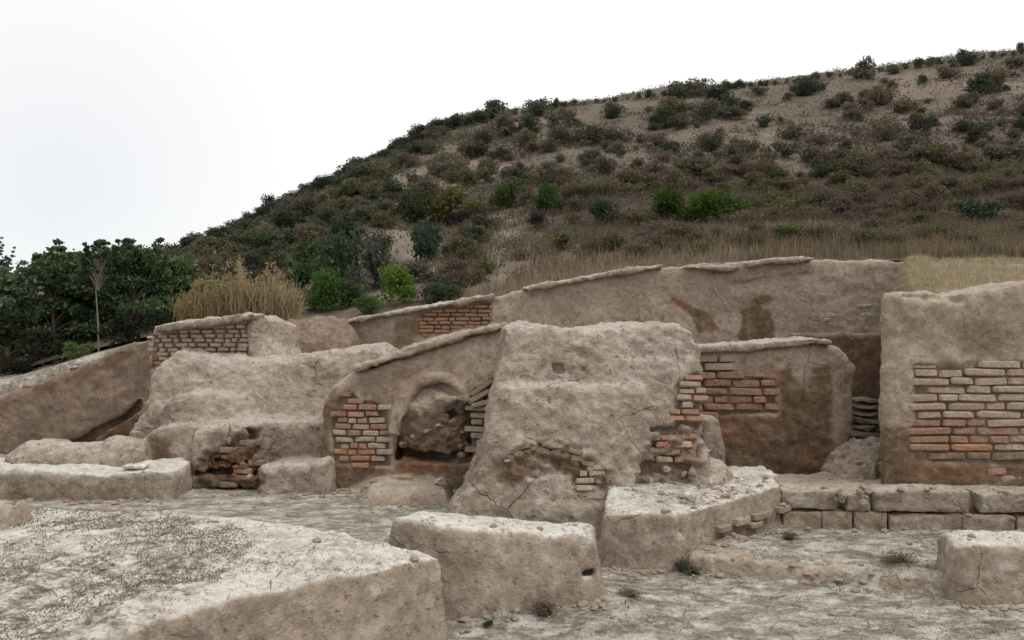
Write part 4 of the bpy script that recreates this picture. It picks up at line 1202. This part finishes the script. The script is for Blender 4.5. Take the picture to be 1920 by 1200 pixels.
def tree(name, base, H, W, col, label, seed, n=7000, leaf=.09, bark=None, shoots=8, crown_from=.2, tr=.06, sparse=1.0):
    r = random.Random(seed)
    t = bpy.data.objects.new(name, None); C.objects.link(t); t.location = base
    tag(t, label, 'tree', 'trees above the left wall')
    top = Vector((r.uniform(-.1, .1) * W, 0, H * .9))
    tp = [Vector((0, 0, -.3)), Vector((r.uniform(-.06, .06), 0, H * .3)), Vector((r.uniform(-.12, .12), r.uniform(-.1, .1), H * .6)), top]
    parts = [tube(tp, [tr, tr * .8, tr * .55, tr * .15])]
    cs, rs = [], []
    for i in range(44):
        f = r.uniform(crown_from, .98); th = r.uniform(0, 6.28)
        ww = W * (.35 + .65 * math.sin(math.pi * min(1, (f - crown_from) / (1 - crown_from) * .75 + .25)))
        q = r.uniform(.3, 1) * ww
        a = Vector((tp[1].x * f, 0, H * f * .8)); e = Vector((math.cos(th) * q, math.sin(th) * q, H * f + r.uniform(0, .15) * H * .4))
        parts.append(tube([a, (a + e) / 2 + Vector((0, 0, .08)), e], [tr * .35, tr * .25, tr * .08], 5))
        cs.append(e); rs.append(r.uniform(.15, .34) * W * .75 * sparse)
    for i in range(shoots):
        th = r.uniform(0, 6.28); q = r.uniform(0, .75) * W
        b0 = Vector((math.cos(th) * q, math.sin(th) * q, H * r.uniform(.72, .9)))
        d = Vector((math.cos(th) * .3, math.sin(th) * .3, 1)).normalized() * H * r.uniform(.16, .30)
        parts.append(tube([b0, b0 + d], [tr * .2, tr * .06], 4))
        for k in range(4):
            cs.append(b0 + d * (.3 + .23 * k)); rs.append((.15 - .022 * k) * W)
    v, f = merge(parts)
    link('trunk', mesh_from('trunk', v, f), bark or BARK, t)
    v, f = leaf_cloud([list(c) for c in cs], rs, int(n * 4.0), leaf * .46, seed, soft=True)
    o = link('crown', mesh_from('crown', v, f, False), LEAF, t); o.color = (*col, 1)
    return t
TD = (.082, .125, .064); TG = (.11, .165, .075); TB = (.15, .215, .135)
for px, py, Y, H, W, col, lab, sd, n, sh in (
    (95, 705, 14.0, 1.9, .75, TD, 'dense dark tree with spiky shoots, second from the left edge', 1, 8000, 9),
    (160, 690, 14.6, 1.95, .8, TD, 'dark bushy tree just left of the thin pale trunk', 2, 8000, 7),
    (245, 660, 14.2, 1.75, .75, TD, 'dark tree with ragged top right of the thin pale trunk', 3, 8000, 10),
    (320, 630, 14.9, 1.35, .65, TG, 'lower green tree between the dark trees and the reeds', 4, 6000, 3),
    (12, 715, 13.6, 1.7, .6, TB, 'lighter bluish green tree cut off by the left edge', 5, 6000, 8),
    (-70, 720, 14.2, 1.85, .9, TG, 'green tree mostly outside the left edge', 6, 6000, 6)):
    q = P(px, py, Y)
    tree('broadleaf_tree', (q[0], Y, q[2] - .1), H, W, col, lab, sd, n, shoots=sh + 5)
q = P(186, 664, 13.2)
tree('slender_tree', (q[0], 13.2, q[2] - .05), 1.72, .34, (.045, .07, .03), 'slender young tree with a thin pale trunk before the dark trees', 9, 700, .075, PALEBARK, 4, .74, .017, .45)
for i, (px, py, s) in enumerate(((20, 470, 1.0), (45, 478, .8), (0, 500, 1.1))):
    q = P(px, 620, 24)
    tree('poplar_tree', (q[0] - .2, 24, q[2]), 2.1 * s, .35, (.12, .15, .14), ('pale distant poplar rising behind the leftmost dark tree', 'shorter pale distant poplar right beside the taller one', 'broad pale distant poplar at the left edge')[i], 30 + i, 1400, .09, None, 6, .1, .04)

# undergrowth at the foot of the trees
random.seed(15)
for i, (px, py) in enumerate(((60, 600), (110, 590), (150, 620), (200, 590), (240, 600), (285, 585), (330, 580), (90, 650), (180, 640), (260, 620), (20, 630), (310, 610), (140, 570), (220, 560), (300, 560))):
    Y = 15.2 + (i % 3) * .4; q = P(px, py + 40, Y)
    bush('thicket_bush', BUSHD, (q[0], Y, q[2] - .1), .55, (.034, .048, .026), ('tall' if i % 3 == 2 else 'low') + ' dark thicket bush behind the trees, ' + ('outermost left', 'second from the left', 'third from the left', 'fourth from the left', 'fifth from the left', 'left of the pale trunk', 'just left of the pale trunk', 'right at the pale trunk', 'just right of the pale trunk', 'right of the ragged tree top', 'far behind the ragged tree', 'seventh from the right', 'third from the right', 'second from the right', 'nearest the reeds')[i], 'bush', 'dark thicket behind the trees', 1.3)
random.seed(5)
for px, py, r, col, lab, mes in ((135, 668, 30, (.10, .15, .05), 'light green leafy weed at the foot of the pale trunk', BUSH), (160, 660, 22, (.10, .14, .06), 'small pale green weed right beside the trunk foot', BUSH), (120, 690, 32, (.10, .05, .03), 'reddish brown dry bush on the bank by the left wall', DRYB),
                                 (40, 712, 36, (.03, .035, .02), 'dark shrub under the trees near the left edge', BUSH), (75, 660, 60, (.022, .026, .016), 'blackish undergrowth bush between the left trunks', BUSH), (230, 640, 50, (.022, .028, .016), 'blackish bush low between the dark trees', BUSH), (295, 615, 40, (.025, .03, .018), 'dark low bush left of the brick-topped block', BUSH), (8, 700, 40, (.05, .05, .03), 'brownish shrub at the left edge of the bank', BUSH), (0, 640, 70, (.03, .04, .02), 'dark shrub beneath the bluish green tree', BUSH)):
    Y = 13.0; q = P(px, py + 8, Y)
    bush('bush', mes, (q[0], Y, q[2]), r * Y / F, col, lab, 'bush', 'undergrowth below the trees', 1.0)

# ------------------------------------------------------------------ reeds and grasses
def blades(roots, hgt, wid, lean, seed, var=1.0):
    r = np.random.default_rng(seed)
    n = len(roots); roots = np.asarray(roots, float)
    th = r.uniform(0, 6.28, n); ln = r.uniform(0, lean, n); H = hgt * r.uniform(.55, 1.15, n) * var
    d = np.stack([np.cos(th) * ln, np.sin(th) * ln, np.ones(n)], 1)
    tip = roots + d * H[:, None]
    tip[:, 2] -= ln ** 2 * H * .3
    midp = roots + np.stack([np.cos(th) * ln * .35, np.sin(th) * ln * .35, np.full(n, .55)], 1) * H[:, None]
    fa = r.uniform(0, 6.28, n)
    sd = np.stack([np.cos(fa), np.sin(fa), np.zeros(n)], 1) * (wid * r.uniform(.6, 1.3, n))[:, None] / 2
    v = np.stack([roots - sd, roots + sd, midp + sd * .8, midp - sd * .8, tip + sd * .15, tip - sd * .15], 1).reshape(-1, 3)
    k = np.arange(n)[:, None] * 6
    f = np.concatenate([k + np.array([[0, 1, 2, 3]]), k + np.array([[3, 2, 4, 5]])])
    return v, f

def reed_clump(px0, px1, py_base, Y, hgt, n, col, label, seed):
    r = np.random.default_rng(seed)
    x = (r.uniform(px0, px1, n) - 960) / F * Y
    roots = np.stack([x, Y + r.uniform(-.3, .3, n), np.full(n, P(0, py_base, Y)[2])], 1)
    v, f = blades(roots, hgt, .008, .42, seed, var=.55 + .45 * (fbm(roots * np.array([1, .2, 0]), .22, 3) + .7))
    tips = v.reshape(-1, 6, 3)[:, 4]
    pv, pf = leaf_cloud(tips[: n // 2], np.full(n // 2, .05), n * 3, .013, seed, aspect=4.5)
    lr = np.repeat(roots, 3, 0) + np.stack([r.normal(0, .05, 3 * n), r.normal(0, .05, 3 * n), r.uniform(0, .55, 3 * n) * hgt], 1)
    lv, lf = blades(lr, hgt * .42, .009, 1.0, seed + 1)
    v, f = merge([(v, f), (pv, pf), (lv, lf)])
    c = np.array([(v[:, 0].min() + v[:, 0].max()) / 2, Y, P(0, py_base, Y)[2]])
    o = link('reed_clump', mesh_from('reed_clump', v - c, f, False), LEAF, None, tuple(c)); o.color = (*col, 1)
    tag(o, label, 'reeds', 'dry reeds')
reed_clump(405, 552, 615, 12.9, .80, 900, (.35, .285, .19), 'tall golden clump of dry reeds behind the brick-topped block', 51)
reed_clump(345, 410, 615, 12.7, .55, 480, (.29, .23, .135), 'shorter brown clump of dry reeds left of the tall one', 52)

def scatter_hill(name, n, pxr, fpy, hgt, wid, col, seed, label=None):
    r = np.random.default_rng(seed)
    px = r.uniform(*pxr, n); Yv = YB + .1 + fpy(px, r.random(n))
    z = hill_z(px, Yv)
    roots = np.stack([(px - 960) / F * Yv, Yv, z - .02], 1)
    keep = (fbm(roots, .7 if hgt > .23 else 3.0, 3) > (-9 if seed == 69 else -.35)) & (Yv < np.interp(px, KX, RY) - 3)
    v, f = blades(roots[keep], hgt, wid, .6, seed)
    o = link(name, mesh_from(name, v, f, False), LEAF); o.color = (*col, 1)
    tag(o, kind='stuff')
scatter_hill('dry_grass', 11000, (830, 1750), lambda p, t: t ** 1.3 * 4.0, .24, .009, (.26, .21, .15), 61)
scatter_hill('dry_grass', 20000, (800, 1990), lambda p, t: .5 + t * 12, .30, .012, (.135, .105, .078), 62)
scatter_hill('dry_grass', 5000, (1690, 1990), lambda p, t: t * 3, .22, .010, (.27, .22, .15), 65)
scatter_hill('dry_grass', 14000, (560, 1990), lambda p, t: 8 + t * 50, .12, .05, (.175, .148, .115), 66)
scatter_hill('dry_grass', 12000, (560, 1990), lambda p, t: 4 + t * 52, .13, .05, (.13, .122, .085), 67)
scatter_hill('dry_grass', 5000, (1480, 1990), lambda p, t: t * 2.2 - .05, .20, .010, (.25, .205, .15), 68)
scatter_hill('dry_grass', 9000, (1400, 1990), lambda p, t: t * 4.0 - .08, .24, .011, (.19, .155, .112), 69)
# golden grass on the bank behind the tall right wall
_r = np.random.default_rng(63)
_n = 40000
_x = _r.uniform(3.95, 8.5, _n); _y = 8.55 + _r.random(_n) ** 1.3 * 4.6
_x = np.maximum(_x, .455 * _y + .12 + .3 * _r.random(_n) ** 2)
_kp = fbm(np.stack([_x, _y, _x * 0], 1), .35, 3) > -.1; _x, _y = _x[_kp], _y[_kp]
_z = ground_h(_x[:, None], _y[:, None])[:, 0]
_v, _f = blades(np.stack([_x, _y, _z], 1), .15, .006, 2.2, 63)
o = link('dry_grass', mesh_from('dry_grass', _v, _f, False), LEAF); o.color = (.40, .34, .245, 1); tag(o, kind='stuff')

# sparse grass, straw and pebbles on the floor and platform
_dg = bpy.context.evaluated_depsgraph_get()
def drop(x, y, top=3.0):
    hit, loc, nor, _i, ob, _m = scene.ray_cast(_dg, Vector((x, y, top)), Vector((0, 0, -1)))
    return (loc, nor, ob) if hit else (None, None, None)
_dg.update()
def floor_stuff(name, n, xr, yr, hgt, wid, lean, col, seed, thr, s=.5, flat=False, maxz=.9):
    r = np.random.default_rng(seed)
    x = r.uniform(*xr, n); y = r.uniform(*yr, n)
    pts = np.stack([x, y, x * 0 + seed], 1)
    ok = fbm(pts, s, 3, .6) > thr
    ppx, ppy = proj(np.stack([x, y, np.where((x < -.42 + (y - 4.6) * .2) & (y < 5.7), .66, .05)], 1))
    ok &= ~((poly_sdf(ppx, ppy, [(430, 960), (830, 1030), (830, 1060), (100, 1210), (250, 1140), (420, 1090), (500, 1020)]) < 12) & (r.random(n) < .85) & (x < 0))
    roots = []
    for a, b in zip(x[ok], y[ok]):
        loc, nor, ob = drop(a, b, .95)
        if loc is None or nor[2] < .75 or loc[2] > maxz: continue
        roots.append((loc[0], loc[1], loc[2] - .004))
    roots = np.array(roots)
    v, f = blades(roots, hgt, wid, lean, seed)
    if flat:
        v = v.reshape(-1, 6, 3); v[:, :, 2] = roots[:, None, 2] + .012 + (v[:, :, 2] - roots[:, None, 2]) * .12; v = v.reshape(-1, 3)
    o = link(name, mesh_from(name, v, f, False), LEAF); o.color = (*col, 1); tag(o, kind='stuff')
    return o
for sd_, n_, xr_, yr_, col_, th_ in ((71, 42000, (-4.2, -.5), (3.0, 5.6), (.165, .155, .10), .12), (72, 44000, (-4.2, -.5), (3.0, 5.6), (.235, .19, .135), .05), (73, 20000, (-.2, 5), (3.4, 7.6), (.12, .118, .06), .15),
                                     (74, 16000, (-.2, 5), (3.4, 7.6), (.22, .17, .105), .15), (75, 9000, (-4.6, 0), (5.8, 9.3), (.09, .095, .05), .1)):
    floor_stuff('sparse_grass', n_, xr_, yr_, .018, .0045, 2.4, col_, sd_, th_)
floor_stuff('straw_litter', 16000, (-4.2, 5), (3.0, 7.6), .06, .006, 2.5, (.14, .11, .08), 76, -.1, .4, True)
floor_stuff('straw_litter', 1500, (-4.2, 5), (3.0, 7.6), .06, .006, 2.5, (.30, .25, .18), 77, -.1, .4, True)

# small plants with a place of their own
random.seed(9)
def plant(px, py, Y, r, col, lab, mes, zs=.8):
    q = P(px, py, Y)
    loc, nor, ob = drop(q[0], Y, .95)
    bush('weed', mes, (q[0], Y, (loc[2] if loc is not None and loc[2] < .9 else 0)), r * Y / F, col, lab, 'weed', 'weeds on the floor', zs)
plant(915, 1152, 5.3, 17, (.06, .08, .038), 'small dark green weed left of the freestanding block foot', BUSHD, .6)
plant(1022, 1128, 5.45, 44, (.13, .11, .08), 'brownish weed tuft against the front of the freestanding block', DRYB, .5)
plant(735, 1185, 4.3, 50, (.11, .09, .068), 'dry brownish weed at the foot of the left platform', DRYB, .8)
plant(1280, 985, 6.45, 18, (.07, .08, .05), 'dark weed tangle hanging at the corner of the earth shelf', DRYB, 1.5)
plant(1300, 1045, 6.4, 26, (.10, .105, .06), 'low greenish weed at the foot of the shelf corner', DRYB, .6)
plant(1480, 1005, 6.95, 26, (.11, .095, .062), 'brownish weed tuft on the raised floor near the step', DRYB, .5)
plant(1690, 1068, 6.3, 46, (.12, .118, .07), 'low spreading weed left of the right-hand block', DRYB, .3)
plant(1180, 1100, 5.7, 36, (.13, .115, .07), 'flat dry weed right of the freestanding block', DRYB, .3)
plant(1050, 1190, 4.9, 40, (.12, .11, .068), 'flat greenish weed near the bottom edge', DRYB, .25)

# pebbles and crumbled mud on the floor and along the wall feet
def debris(name, spots, seed, smin, smax, col):
    r = np.random.default_rng(seed)
    base = [np.array([list(v.co) for v in m.vertices]) for m in STONES]
    tris = [np.array([list(p.vertices) for p in m.polygons if len(p.vertices) == 3]) for m in STONES]
    parts = []
    for x, y in spots:
        loc, nor, ob = drop(x, y, .95)
        if loc is None or nor[2] < .6: continue
        i = r.integers(len(base)); s_ = smin + (smax - smin) * r.random() ** 4
        a = r.uniform(0, 6.28); ca, sa = math.cos(a), math.sin(a)
        v = base[i] * np.array([1.2, 1, .65]) * s_
        v = np.stack([v[:, 0] * ca - v[:, 1] * sa, v[:, 0] * sa + v[:, 1] * ca, v[:, 2]], 1) + np.array([loc[0], loc[1], loc[2] + s_ * .12])
        parts.append((v, tris[i]))
    v, f = merge(parts)
    o = link(name, mesh_from(name, v, f, False), BRICK); o.color = (*col, 1); tag(o, kind='stuff')
_r = np.random.default_rng(5)
_sp = np.stack([_r.uniform(-4.2, 5, 700), _r.uniform(3.0, 8.8, 700)], 1)
debris('pebbles', _sp, 1, .010, .06, (.36, .30, .24))
def along(a, b, n, w): return np.array(a) + (np.array(b) - np.array(a)) * _r.random((n, 1)) + _r.normal(0, w, (n, 2))
_sp = np.concatenate([along(*q) for q in (((-.35, 5.35), (.6, 5.6), 90, .07), ((.75, 6.4), (1.3, 6.38), 60, .07), ((1.35, 6.45), (2.4, 7.5), 90, .07), ((2.4, 7.6), (5.5, 7.35), 130, .07), ((3.0, 5.65), (4.2, 5.55), 60, .06),
                                          ((-5.2, 8.9), (-3.6, 8.9), 90, .08), ((-3.4, 9.3), (-2.1, 9.2), 70, .08), ((-2.0, 9.3), (-1.5, 9.3), 50, .08), ((-1.6, 8.7), (-.7, 8.7), 50, .07), ((-.7, 7.3), (.8, 7.2), 100, .09), ((1.3, 6.8), (2.2, 7.8), 120, .15), ((1.4, 6.4), (3.0, 5.95), 80, .06))])
debris('rubble', _sp, 2, .012, .085, (.34, .275, .215))
